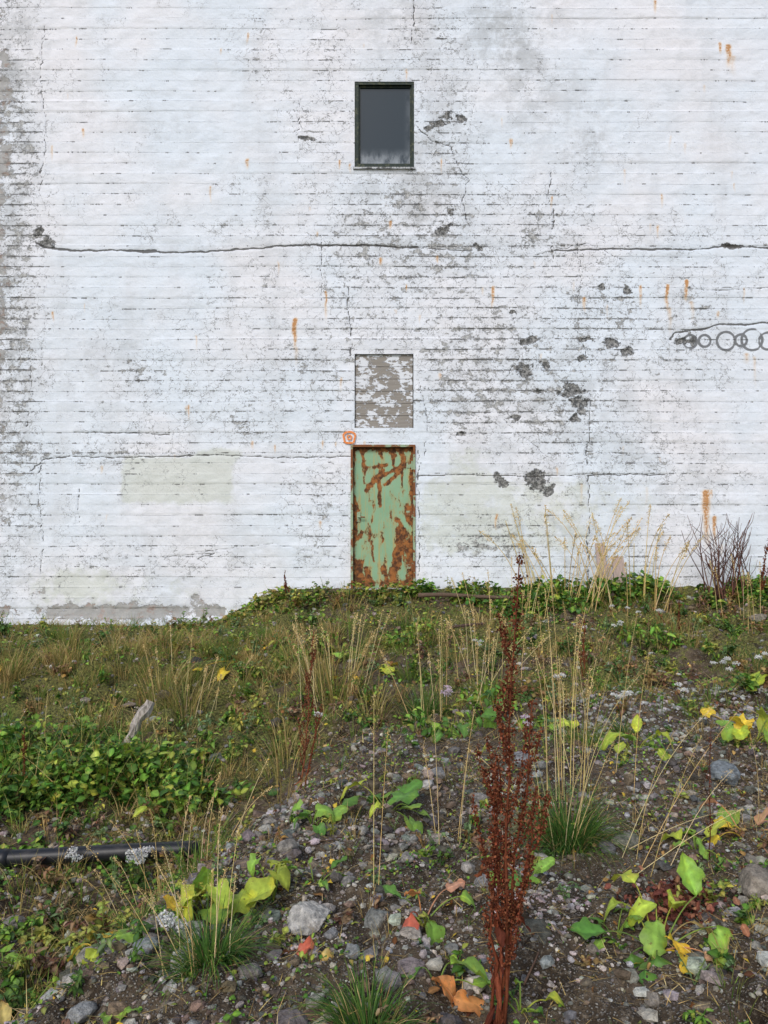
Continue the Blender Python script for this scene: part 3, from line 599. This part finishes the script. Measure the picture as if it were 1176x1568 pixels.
leaves(mb,'blade',onG(x,y,.008),U(.010,.050,k),U(0,6.28,k),U(-.5,.5,k),U(-.6,.6,k),pick([(.12,.05,.02),(.2,.1,.04),(.34,.2,.07),(.08,.035,.02),(.46,.31,.12),(.60,.42,.06)],k),U(1,1.8,k))
mb.build('dead_leaf_litter',M_dry)
def cover(mb,N,x0,x1,y0,y1,dens,size,hmax,cols,kind='small'):
    x,y=scatter(N,x0,x1,y0,y1,dens); k=len(x); hh=U(0,1,k)**1.3*hmax*np.clip(dens(x,y)*1.3,.2,1)
    leaves(mb,kind,onG(x,y,.004)+np.stack([hh*0,hh*0,hh],-1),size*U(.5,1.4,k),U(0,6.28,k),U(-.3,.9,k),U(-.5,.5,k),pick(cols,k,.3))
mb=MB()
LG=[(.08,.19,.025),(.14,.29,.035),(.05,.13,.02),(.22,.37,.055),(.32,.38,.06)]
p1=lambda x,y:np.clip(fbm(x*2.1,y*2.1,91,4)*4.4-1.9,0,1)
cover(mb,24000,-5.4,5.4,6.0,10.6,lambda x,y:np.clip(p1(x,y)+.05,0,1)*.8,.042,.08,LG+[(.32,.29,.07),(.22,.18,.06),(.24,.12,.05)])
cover(mb,24000,-1.8,3.4,2.0,6.0,lambda x,y:np.clip(p1(x+3,y)+.06,0,1)*tmask(x,y),.018,.028,LG+[(.24,.24,.06)])
cover(mb,5500,-3.3,-.9,2.4,4.8,lambda x,y:(1-tmask(x,y))*np.clip(p1(x,y)+.15,0,1),.03,.05,LG)
mb.build('ground_cover_plants',M_leaf)
def weed(mb,x,y,h,r,n,size,cols,kind='small'):
    z=float(G(x,y)); ns=max(3,n//9)
    az=U(0,6.28,ns); out=r*U(.2,1,ns); H=h*U(.5,1.05,ns)
    for i in range(ns):
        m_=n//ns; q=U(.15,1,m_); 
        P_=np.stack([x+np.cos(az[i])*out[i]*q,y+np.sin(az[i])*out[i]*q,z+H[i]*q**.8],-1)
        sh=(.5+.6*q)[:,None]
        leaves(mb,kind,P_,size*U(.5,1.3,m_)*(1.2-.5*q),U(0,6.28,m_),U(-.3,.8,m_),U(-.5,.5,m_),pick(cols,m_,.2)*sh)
        q=np.linspace(0,1,4); tube(mb,np.stack([x+np.cos(az[i])*out[i]*q,y+np.sin(az[i])*out[i]*q,z+H[i]*q**.8],-1),.0025,np.array(cols[0])*.8,3,False)
mb=MB(); WP=[LG,LG,[(.30,.36,.07),(.42,.40,.08)],[(.07,.15,.03),(.09,.18,.04)],[(.36,.25,.09),(.25,.14,.07)],[(.20,.31,.12),(.16,.25,.10)],[(.32,.22,.13),(.18,.09,.06)]]
X_,Y_=scatter(800,-5.3,5.3,6.0,10.6,lambda x,y:np.clip(fbm(x*1.1,y*1.1,97,3)*3-.8,.08,1))
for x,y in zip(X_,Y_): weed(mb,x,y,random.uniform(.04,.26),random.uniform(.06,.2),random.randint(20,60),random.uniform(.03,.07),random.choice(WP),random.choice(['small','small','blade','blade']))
X_,Y_=scatter(320,-1.7,3.2,2.2,6.0,lambda x,y:tmask(x,y)*.8)
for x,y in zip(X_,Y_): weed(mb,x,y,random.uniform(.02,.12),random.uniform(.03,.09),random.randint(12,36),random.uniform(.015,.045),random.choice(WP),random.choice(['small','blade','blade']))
X_,Y_=scatter(200,-3.3,-1.0,2.7,6.2,lambda x,y:(1-tmask(x,y))*.9)
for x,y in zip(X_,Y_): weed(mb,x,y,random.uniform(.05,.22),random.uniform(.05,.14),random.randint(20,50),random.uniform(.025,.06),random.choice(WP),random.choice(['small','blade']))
mb.build('mixed_weeds',M_leaf)
def patch_obj(name,blobs,N,size,hmax,cols,kind='small',thr=.40):
    mb=MB()
    for (cx,cy,rx,ry,f) in blobs:
        n=int(N*f); a=U(0,6.28,n); r=np.sqrt(U(0,1,n))*U(.7,1.25,n); x=cx+rx*r*np.cos(a); y=cy+ry*r*np.sin(a); y=np.minimum(y,10.72)
        nz=fbm(x*3.2,y*3.2,95,4); k=nz+.12*(1-r)>thr+U(0,.1,n); x,y,r,nz=x[k],y[k],r[k],nz[k]; n=len(x)
        if n<9: continue
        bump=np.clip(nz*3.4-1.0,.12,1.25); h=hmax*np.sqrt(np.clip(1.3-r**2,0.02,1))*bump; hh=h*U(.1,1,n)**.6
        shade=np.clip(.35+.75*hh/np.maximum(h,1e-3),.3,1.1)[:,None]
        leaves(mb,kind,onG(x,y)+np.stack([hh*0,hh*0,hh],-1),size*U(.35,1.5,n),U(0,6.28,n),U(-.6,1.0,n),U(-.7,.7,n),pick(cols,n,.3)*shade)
        ns=n//7; blades(mb,onG(x[:ns],y[:ns]),h[:ns]*U(.9,2.2,ns)+.03,np.full(ns,.005),U(0,6.28,ns),U(0,.6,ns),U(0,.8,ns),pick(LG+STRAW,ns),pick(LG+STRAW,ns),3)
    return mb.build(name,M_leaf)
patch_obj('leafy_weed_patch',[(-2.3,5.7,.75,.45,1),(-1.7,5.55,.55,.35,.7),(-1.25,5.3,.4,.3,.4),(-3.1,5.9,.5,.4,.6),(-2.6,5.15,.5,.3,.45),(-2.5,6.2,.7,.3,.4)],2000,.06,.28,LG,thr=.42)
patch_obj('leafy_weed_patch',[(-2.1,10.35,.6,.35,.5),(-1.55,10.3,.6,.4,.5),(-1.0,10.4,.5,.25,.25),(-2.5,10.1,.4,.3,.25),(-.1,10.5,.6,.2,.25)],1300,.065,.17,LG+OLIVE,thr=.45)
patch_obj('leafy_weed_patch',[(.8,10.5,.5,.2,.5),(1.5,10.4,.7,.3,.5),(2.6,10.3,.8,.35,.6),(3.6,10.4,.7,.3,.6),(4.5,10.3,.6,.35,.8),(5.2,10.3,.6,.35,.8),(1.9,9.9,.6,.3,.4),(6,10.4,.6,.3,.6)],1600,.07,.22,LG+[(.06,.17,.03)],thr=.43)
patch_obj('leafy_weed_patch',[(.75,6.3,.4,.35,.4),(.45,5.9,.3,.25,.3),(3.0,8.6,.5,.2,.3),(.3,8.9,.4,.3,.35),(-.9,8.6,.6,.2,.3),(4.9,7.6,.5,.3,.4)],900,.075,.20,LG+[(.26,.24,.08)],'blade')
# tussocks
GT=[(.045,.12,.02),(.075,.18,.03),(.10,.22,.04)]
for x,y,n,h,r in [(.89,3.75,620,.34,.20),(-.60,2.68,380,.26,.13),(-.05,2.33,380,.22,.15),(.35,6.6,300,.42,.2),(3.7,7.8,200,.3,.2),(-1.05,3.3,120,.2,.08),(1.75,5.6,160,.22,.1),(.72,2.2,150,.16,.1)]:
    mb=MB(); tuft(mb,x,y,n,h,r,GT,GT+[(.22,.32,.06)],.0045,1.0,2.0,6); tuft(mb,x,y,n//6,h*.95,r,STRAW,STRAW,.0034,1.1,1.9,6)
    mb.build('grass_tussock',M_grass,(x,y,float(G(x,y))))
def stalks(name,x,y,n,h,r,lean=.12,col=STRAW,pan=.22,w=.0024,dirx=None,bend=.3,fs=.006):
    mb=MB()
    for i in range(n):
        a=random.uniform(0,6.28); rr=r*math.sqrt(random.random()); bx_,by=x+rr*math.cos(a),y+rr*math.sin(a); bz=float(G(bx_,by)); H=h*random.uniform(.55,1.05)
        az=a if dirx is None else dirx+random.uniform(-.5,.5); t=np.linspace(0,1,9); th=abs(random.gauss(0,lean))+bend*random.random()*t**1.6
        hx=np.concatenate([[0],np.cumsum(np.sin(th[:-1]))])*H/8; hz=np.concatenate([[0],np.cumsum(np.cos(th[:-1]))])*H/8
        pts=np.stack([bx_+hx*math.cos(az),by+hx*math.sin(az),bz+hz],-1); c_=pick(col,1)[0]
        tube(mb,pts,np.linspace(w,w*.45,9)*.8,c_,4,False)
        m_=int(60*pan/.2); tt=1-U(0,1,m_)**1.3*pan; P_=np.stack([np.interp(tt,t,pts[:,j]) for j in range(3)],-1)
        wd=(.012*np.sin(np.pi*np.clip((1-tt)/pan,0,1))+.002)*h; P_+=rng.normal(size=(m_,3))*wd[:,None]
        flakes(mb,P_,fs*U(.6,1.3,m_),pick(col,m_))
    return mb.build(name,M_dry,(x,y,float(G(x,y))))
BST=[(.72,.54,.24),(.62,.45,.18),(.76,.61,.33)]
stalks('tall_grass_stalks',1.02,4.35,13,1.12,.14,.05,BST,w=.0034,fs=.006)
stalks('tall_grass_stalks',.85,3.75,12,.85,.10,.4,BST,bend=1.1,fs=.004)
stalks('tall_grass_stalks',-.05,3.2,2,1.15,.05,.05,BST,fs=.004)
stalks('tall_grass_stalks',.30,3.9,4,.8,.1,.15,BST,fs=.004)
stalks('tall_grass_stalks',1.3,4.5,5,.95,.25,.15,BST,fs=.004)
stalks('tall_grass_stalks',-.62,2.7,12,.5,.15,.3,BST,bend=.7,fs=.004)
stalks('tall_grass_stalks',-1.05,3.9,16,.5,.3,.45,BST,bend=1.,fs=.005)
stalks('tall_grass_stalks',-.45,7.1,22,.95,.35,.15,BST,fs=.009,w=.004)
stalks('tall_grass_stalks',.95,7.4,18,.85,.4,.25,BST,fs=.009,w=.004)
stalks('tall_grass_stalks',.5,6.2,10,.85,.3,.25,BST,fs=.008,w=.0035)
stalks('tall_grass_stalks',-2.0,7.5,14,.55,.6,.3,BST,fs=.009,w=.004)
stalks('tall_grass_stalks',2.4,10.25,34,1.4,.55,.25,BST,fs=.014,w=.008,bend=.9)
stalks('tall_grass_stalks',3.3,10.3,24,1.3,.55,.25,BST,fs=.014,w=.008,bend=.9)
stalks('tall_grass_stalks',4.4,9.0,12,.8,.5,.2,BST,fs=.009,w=.0045)
stalks('tall_grass_stalks',1.6,9.6,14,.7,.6,.2,BST,fs=.009,w=.0045)
stalks('tall_grass_stalks',1.2,3.5,8,.9,.15,.7,BST,bend=.8,dirx=.1,fs=.004)
stalks('tall_grass_stalks',2.2,4.4,7,.7,.3,.5,BST,bend=.8,fs=.004)
DOCK=[(.15,.042,.020),(.20,.06,.03),(.10,.028,.016),(.26,.10,.05)]
def dock(x,y,h,ns,fs,dens=1.,lean=(0,0),spread=.05,cols=DOCK,name='curly_dock_plant',w0=.006,blen=.2):
    mb=MB(); bz=float(G(x,y))-.01
    for s_ in range(ns):
        H=h*(1 if s_==0 else random.uniform(.45,.80)); off=np.array([random.gauss(0,spread),random.gauss(0,spread)]); t=np.linspace(0,1,12)
        l=np.array(lean)+ (np.zeros(2) if s_==0 else off*1.4)
        wob=np.cumsum(rng.normal(size=(12,2))*.005*h,0)
        pts=np.stack([x+off[0]*.4+l[0]*t+wob[:,0],y+off[1]*.4+l[1]*t+wob[:,1],bz+H*t],-1); c_=pick(cols,1)[0]
        tube(mb,pts,np.linspace(w0,w0*.3,12),c_,6)
        def seeds(pp,t0,n,wd,wh):
            q=U(t0,1,n); k=np.linspace(0,1,len(pp)); 
            q=np.round(q*wh)/wh+rng.normal(size=n)*.15/wh; q=np.clip(q,t0,1)
            P_=np.stack([np.interp(q,k,pp[:,j]) for j in range(3)],-1)+rng.normal(size=(n,3))*wd*(1.15-.5*q[:,None])
            flakes(mb,P_,fs*U(.6,1.4,n),pick(cols,n,.35))
        seeds(pts,.36,int(760*dens*H/1.5),.014*h/1.5,22)
        nb=int((17 if s_==0 else 8)*H/h*1.2)
        for b_ in range(nb):
            tb=random.uniform(.18,.86); p0=np.array([np.interp(tb,t,pts[:,j]) for j in range(3)]); a=random.uniform(0,6.28); L=blen*h/1.5*random.uniform(.4,1.25)*(1.2-tb*.7)
            q=np.linspace(0,1,6); out=.34*L*np.sqrt(q); bp=p0+np.stack([out*math.cos(a),out*math.sin(a),q*L],-1)
            tube(mb,bp,np.linspace(w0*.35,w0*.15,6),c_,4,False); seeds(bp,.1,int(125*dens*L/.2),.006*h/1.5,7)
    n=int(5*ns); a=U(0,6.28,n); hz=U(.02,.6,n)*h*.7
    leaves(mb,'dock',np.stack([x+.01*np.cos(a)+lean[0]*hz/h,y+.01*np.sin(a),bz+hz],-1),U(.05,.13,n)*h/1.5,a,U(-1.4,-.4,n),U(-1,1,n),pick(cols,n),U(.25,.5,n))
    return mb.build(name,M_dry,(x,y,bz))
dock(.365,2.5,1.54,5,.0080,1.0,(.055,0),.028,blen=.24)
dock(-.52,4.75,1.0,2,.008,.6,(.05,0),.03)
dock(-3.0,5.6,.62,2,.009,.5,(0,0),.04)
dock(-2.55,5.5,.5,1,.009,.5,(0,0),.04)
dock(1.5,3.55,.62,1,.005,.15,(.02,0),.03,w0=.003)
dock(5.0,10.3,.9,2,.012,.5,(.15,0),.1)
dock(3.6,9.4,.5,2,.012,.3,(0,0),.1)
dock(-1.2,10.4,.45,2,.012,.3,(0,0),.1)
dock(1.9,7.3,.6,2,.010,.3,(0,0),.1)
mb=MB()
for i in range(34):
    x=4.55+random.gauss(0,.14); y=10.3+random.uniform(-.1,.15); z=float(G(x,y)); H=random.uniform(.5,1.15); a=random.gauss(0,.28)
    t=np.linspace(0,1,6); pts=np.stack([x+a*t*H+.03*np.sin(t*5+i),y-.05*t,z+H*t],-1); tube(mb,pts,np.linspace(.009,.003,6),pick([(.09,.045,.035),(.16,.08,.06)],1)[0],5)
    for j in range(3):
        q=random.uniform(.4,.9); p0=np.array([np.interp(q,t,pts[:,c_]) for c_ in range(3)]); b_=random.choice((-1,1))*random.uniform(.06,.14); tube(mb,[p0,p0+[b_,0,.12],p0+[b_*1.3,0,.24]],[.004,.003,.002],(.12,.06,.045),4)
mb.build('bare_twig_shrub',M_dry,(4.55,10.3,float(G(4.55,10.3))))

# broad-leaved clumps
YG=(.46,.56,.07);LGn=(.26,.46,.07);DG=(.12,.27,.05);YE=(.80,.58,.06);OR=(.72,.32,.11);RD=(.55,.14,.08);PK=(.70,.38,.22);BR=(.24,.10,.05);TN=(.50,.38,.14)
def clump(name,x,y,specs,kind='round'):
    mb=MB(); z0_=float(G(x,y))
    for dx,dy,h,s,yaw,pit,col in specs:
        s=s*1.15
        px,py=x+dx,y+dy; pz=max(float(G(px,py)),z0_-.3)+h; p0=np.array([x+dx*.2,y+dy*.2,z0_-.005]); p1=np.array([px,py,pz])
        mid=(p0+p1)/2+np.array([0,0,.02+.3*h]); q=np.linspace(0,1,7)[:,None]; pts=(1-q)**2*p0+2*q*(1-q)*mid+q*q*p1
        tube(mb,pts,np.linspace(.0035,.002,7),np.array(col)*.7+np.array([.05,.02,.01]),5,False)
        leaves(mb,kind,p1[None],np.array([s]),np.array([yaw]),np.array([pit]),np.array([random.uniform(-.5,.5)]),pick([col],1,.15),np.array([random.uniform(.75,1.15)]))
    return mb.build(name,M_leaf,(x,y,z0_))
def rclump(name,x,y,n,r,s,cols,kind='round',h=.06):
    sp=[]; n=n+3
    for i in range(n):
        a=i*2.4+random.uniform(-.6,.6); rr=r*random.uniform(.2,1.1); sp.append((rr*math.cos(a),rr*math.sin(a),h*random.uniform(.2,1.4),s*random.uniform(.4,1.15),a-math.pi/2+random.uniform(-.8,.8),random.uniform(-.7,.7),random.choice(cols)))
    return clump(name,x,y,sp,kind)
rclump('coltsfoot_plant',-.70,3.08,7,.15,.12,[YG,LGn,YG,YE,LGn],h=.10)
rclump('coltsfoot_plant',-.47,3.25,3,.08,.10,[YG,LGn],h=.14)
rclump('coltsfoot_plant',.02,4.25,8,.24,.13,[YG,LGn,LGn,LGn,DG],h=.10)
rclump('coltsfoot_plant',-.37,4.0,5,.13,.10,[DG,LGn])
clump('butterbur_plant',1.02,2.88,[(-.12,-.05,.04,.19,3.3,-.5,DG),(-.04,-.10,.03,.22,3.0,-.6,DG),(-.18,.05,.06,.13,1.6,-.1,DG),(.03,-.02,.05,.15,3.9,-.3,YE),(.02,.08,.12,.12,1.9,.3,YG),(-.08,.12,.12,.13,1.2,.2,YG),(.14,.04,.06,.12,4.4,-.3,TN),(.22,-.0,.05,.18,3.3,-.6,LGn),(.20,.14,.12,.14,0.3,.9,LGn),(.10,.12,.1,.12,5.6,.2,YG),(-.02,.2,.12,.12,.4,.4,YG),(.14,-.08,.02,.10,4.0,-.2,PK),(.08,-.12,.02,.09,2.4,-.2,YE),(-.1,-.15,.02,.16,3.2,-.4,DG),(0.0,.02,.08,.13,2.9,-.2,LGn)],'oval')
rclump('butterbur_plant',1.75,3.75,7,.2,.13,[PK,YE,LGn,LGn],'oval')
rclump('butterbur_plant',1.45,3.6,4,.12,.14,[LGn,DG,YG],'oval')
rclump('butterbur_plant',1.65,5.1,11,.30,.15,[YG,LGn,DG,LGn,YG,RD,LGn],'oval',.1)
rclump('butterbur_plant',2.55,5.35,14,.35,.15,[YG,LGn,YG,LGn,YE],'round',.12)
rclump('butterbur_plant',2.9,4.6,6,.2,.15,[YG,LGn,BR],'oval',.1)
rclump('coltsfoot_plant',1.2,5.8,4,.15,.12,[YG,LGn])
clump('red_dock_plant',.15,3.0,[(-.02,.05,.07,.08,2.6,.5,OR),(.10,.10,.06,.08,5.2,.2,PK),(-.05,-.06,.05,.11,2.9,-.3,RD),(.02,-.05,.06,.12,3.7,-.4,LGn),(.15,.05,.05,.11,4.6,.1,LGn),(-.08,.1,.05,.09,1.2,.2,DG)],'oval')
clump('red_dock_plant',.18,2.62,[(-.02,-.02,.03,.13,4.4,-.1,OR),(.05,-.05,.02,.12,4.7,-.2,OR),(.05,.05,.06,.17,4.5,.2,LGn),(-.05,.02,.03,.09,1.6,.1,DG),(.12,.0,.03,.1,4.9,.1,LGn)],'oval')
clump('red_dock_plant',-.25,2.75,[(0,0,.04,.08,2.4,.4,RD),(-.08,-.05,.02,.08,1.5,0,BR),(.03,-.03,.02,.07,4.,0,TN)],'oval')
rclump('coltsfoot_plant',-1.75,3.55,4,.15,.11,[DG,LGn])
rclump('coltsfoot_plant',-1.35,2.75,4,.15,.10,[TN,YE,LGn,DG],'oval')
rclump('coltsfoot_plant',-.85,2.42,3,.08,.08,[YE,TN,LGn],'oval',.04)
rclump('coltsfoot_plant',-1.45,5.0,5,.2,.14,[DG,LGn,YG],'oval',.1)
rclump('coltsfoot_plant',-1.05,2.9,3,.1,.08,[YE,YG,LGn],'oval',.05)
rclump('coltsfoot_plant',.45,2.55,3,.1,.08,[DG,LGn,YG],'oval',.05)
rclump('coltsfoot_plant',1.4,2.45,4,.12,.08,[DG,LGn,YE],'oval',.05)
rclump('butterbur_plant',.6,5.7,8,.25,.16,[DG,LGn,DG],'oval',.12)
rclump('coltsfoot_plant',-.2,8.0,5,.4,.13,[YG,YE,LGn]); rclump('coltsfoot_plant',-1.6,8.3,6,.5,.12,[LGn,YG,YE]); rclump('coltsfoot_plant',-4.2,8.3,6,.5,.12,[LGn,YG,YE])
rclump('coltsfoot_plant',.9,3.0,2,.1,.08,[DG,LGn]); rclump('coltsfoot_plant',.6,3.35,3,.1,.07,[DG,LGn])
rclump('coltsfoot_plant',-.3,3.35,3,.12,.07,[LGn,DG],'oval')
rclump('butterbur_plant',3.6,6.4,8,.4,.17,[YG,LGn,LGn],'round',.12)
mb=MB(); n=300; x=1.18+rng.normal(size=n)*.09; y=3.15+rng.normal(size=n)*.09
leaves(mb,'oval',onG(x,y,.0)+np.stack([x*0,x*0,U(0,.07,n)],-1),U(.02,.05,n),U(0,6.28,n),U(-1,1,n),U(-1,1,n),pick([(.20,.07,.05),(.12,.04,.03),(.30,.14,.08)],n)); mb.build('withered_leaves',M_dry)
def yarrow(x,y,h,n,r,col=(.78,.78,.76),fs=.009):
    mb=MB(); bz=float(G(x,y))
    for i in range(n):
        a=random.uniform(0,6.28); rr=r*random.random(); p0=np.array([x,y,bz]); p1=np.array([x+rr*math.cos(a),y+rr*math.sin(a),bz+h*random.uniform(.8,1.05)])
        tube(mb,[p0,(p0+p1)/2+[0,0,.02],p1],[.002,.002,.0015],(.12,.16,.06),4,False)
        m_=60; aa=U(0,6.28,m_); q=.03*np.sqrt(U(0,1,m_)); P_=p1+np.stack([q*np.cos(aa),q*np.sin(aa),.008-q*q*9+U(-.008,.008,m_)],-1)
        flakes(mb,P_,fs*U(.8,1.4,m_),pick([col],m_,.15))
    tuft(mb,x,y,14,h*.6,.04,GREEN,GREEN,.004)
    mb.build('yarrow_plant',M_grass,(x,y,bz))
for a in [(-1.38,4.35,.18,9,.07),(-.76,2.8,.12,4,.04),(1.85,6.0,.18,6,.07),(.52,6.35,.3,4,.06,(.70,.58,.68)),(.95,5.2,.2,3,.03,(.66,.56,.64)),(-1.75,4.35,.14,3,.05),(2.9,6.6,.3,5,.15),(3.5,7.2,.3,6,.2),(1.5,6.6,.25,2,.05),(-.5,5.8,.3,2,.05),(2.4,6.2,.2,3,.1),(4.3,8.3,.3,5,.3),(-2.6,3.7,.15,3,.08),(1.1,8.2,.3,3,.2),(3.2,5.6,.2,3,.1),(2.3,8.0,.3,4,.3),(3.0,9.2,.3,4,.4)]: yarrow(*a)

# ================================================================ OBJECTS
M_pipe=plain('black_plastic_pipe',lambda n:n.bsdf(n.mix(n.ss(.5,.75,n.noise(n.tc,9,5,.7),0,.6),(.014,.015,.018),(.08,.07,.06)),.45,None,.45))
mb=MB(); t=np.linspace(0,1,40); px=-4.8+3.72*t; py=4.55-.10*np.sin(t*3); pz=-.39+.015*np.sin(t*8)
tube(mb,np.stack([px,py,pz],-1),.045,(1,1,1),20)
q=.70; xx=-4.8+3.72*q; yy=4.55-.10*math.sin(q*3); zc=-.39+.015*math.sin(q*8); tube(mb,[(xx-.035,yy,zc),(xx+.035,yy,zc)],.051,(1,1,1),20)
mb.build('black_drain_pipe',M_pipe,(-3,4.5,-.4))
def oldwood(n):
    P=n.tc; g=n.noise(n.scale(P,40,40,6),1.,5,.7); c=n.mix(n.ss(.3,.7,g),(.14,.12,.10),(.58,.52,.46)); return n.bsdf(c,.9,n.bump(g,1.,.015))
M_old=plain('weathered_timber',oldwood)
mb=MB(); p0=np.array([-2.07,5.85,-.42]); p1=np.array([-1.83,6.05,.12]); q=np.linspace(0,1,26); pts=p0+(p1-p0)*q[:,None]; pts[:,0]+=.018*np.sin(q*7)+.006*np.sin(q*23)
tube(mb,pts,.052+.010*np.sin(q*9)+.006*np.sin(q*31)-.018*q,(1,1,1),7); tube(mb,[pts[12],pts[12]+[.05,-.03,.05],pts[12]+[.07,-.05,.13]],[.014,.010,.005],(1,1,1),5); mb.build('driftwood_stake',M_old,tuple(p0),smooth=False)
M_plank=plain('pale_plank',lambda n:n.bsdf(n.mix(n.noise(n.scale(n.tc,40,40,3),1.,5,.6),(.32,.24,.21),(.62,.50,.45)),.85,n.bump(n.noise(n.scale(n.tc,50,50,3),1.,4,.6),.6,.005)))
mb=MB()
def rx(a,b): ca,sa,cb,sb=math.cos(a),math.sin(a),math.cos(b),math.sin(b); return np.array([[cb,0,sb],[0,1,0],[-sb,0,cb]])@np.array([[1,0,0],[0,ca,-sa],[0,sa,ca]])
box(mb,(ex(917),10.62,ez(874)),(.13,.022,.80),(1,1,1),rx(-.22,-.04)); box(mb,(ex(940),10.54,ez(880)),(.16,.022,.55),(1,1,1),rx(-.28,-.03)); box(mb,(ex(921),10.46,ez(886)),(.12,.03,.45),(1,1,1),rx(-.25,-.08))
mb.build('leaning_planks',M_plank,(ex(925),10.6,.5),smooth=False)
mb=MB(); q=np.linspace(0,1,16); tube(mb,np.stack([.45+1.75*q,10.2+.05*np.sin(q*5),.50-.03*q+.01*np.sin(q*9)],-1),.030-.010*q,(.13,.09,.065),8); tube(mb,np.stack([.75+.9*q,9.2-.2*q,.22+.03*q+.05*np.sin(q*3)],-1),.02-.008*q,(.09,.06,.05),6)
mb.build('fallen_branch',M_dry,(.5,10.2,.4))
mb=MB()
for i in range(80):
    y=random.uniform(2.2,8.8); x=random.uniform(-.5,.5)*y*.9; z=float(G(x,y)); a=random.uniform(0,3.14); L=random.uniform(.06,.28)
    pts=[(x,y,z+.008),(x+.5*L*math.cos(a),y+.5*L*math.sin(a),float(G(x+.5*L*math.cos(a),y+.5*L*math.sin(a)))+.015),(x+L*math.cos(a),y+L*math.sin(a),float(G(x+L*math.cos(a),y+L*math.sin(a)))+.01)]
    tube(mb,pts,[.004,.0035,.002],pick([(.14,.09,.06),(.25,.19,.13),(.08,.05,.035)],1)[0],5)
mb.build('fallen_twigs',M_dry)

# ================================================================ LIGHT / CAMERA
w=D.worlds.new('World'); scene.world=w; w.use_nodes=True; nt=w.node_tree; bg=nt.nodes['Background']
sky=nt.nodes.new('ShaderNodeTexSky'); sky.sky_type='NISHITA'; sky.sun_disc=False
az=math.radians(202); el=math.radians(40)
sky.sun_elevation=el; sky.sun_rotation=az; sky.air_density=1.0; sky.dust_density=2.0; sky.ozone_density=1.0
nt.links.new(sky.outputs[0],bg.inputs[0]); bg.inputs[1].default_value=.15
sl=D.lights.new('sun','SUN'); sl.energy=1.5; sl.angle=math.radians(18); sl.color=(1,.98,.95)
so=D.objects.new('sun',sl); scene.collection.objects.link(so)
dirv=Vector((math.sin(az)*math.cos(el),math.cos(az)*math.cos(el),math.sin(el)))
so.rotation_euler=dirv.to_track_quat('Z','Y').to_euler(); so.location=dirv*30
cam=D.cameras.new('camera'); co=D.objects.new('camera',cam); scene.collection.objects.link(co)
co.location=(0,0,CAMH); co.rotation_euler=(math.radians(90),0,0)
cam.sensor_fit='VERTICAL'; cam.sensor_height=36; cam.sensor_width=27; cam.lens=36*1184/1568; cam.clip_end=2000; cam.clip_start=.05
scene.camera=co
scene.view_settings.view_transform='Standard'; scene.view_settings.look='None'; scene.view_settings.exposure=0
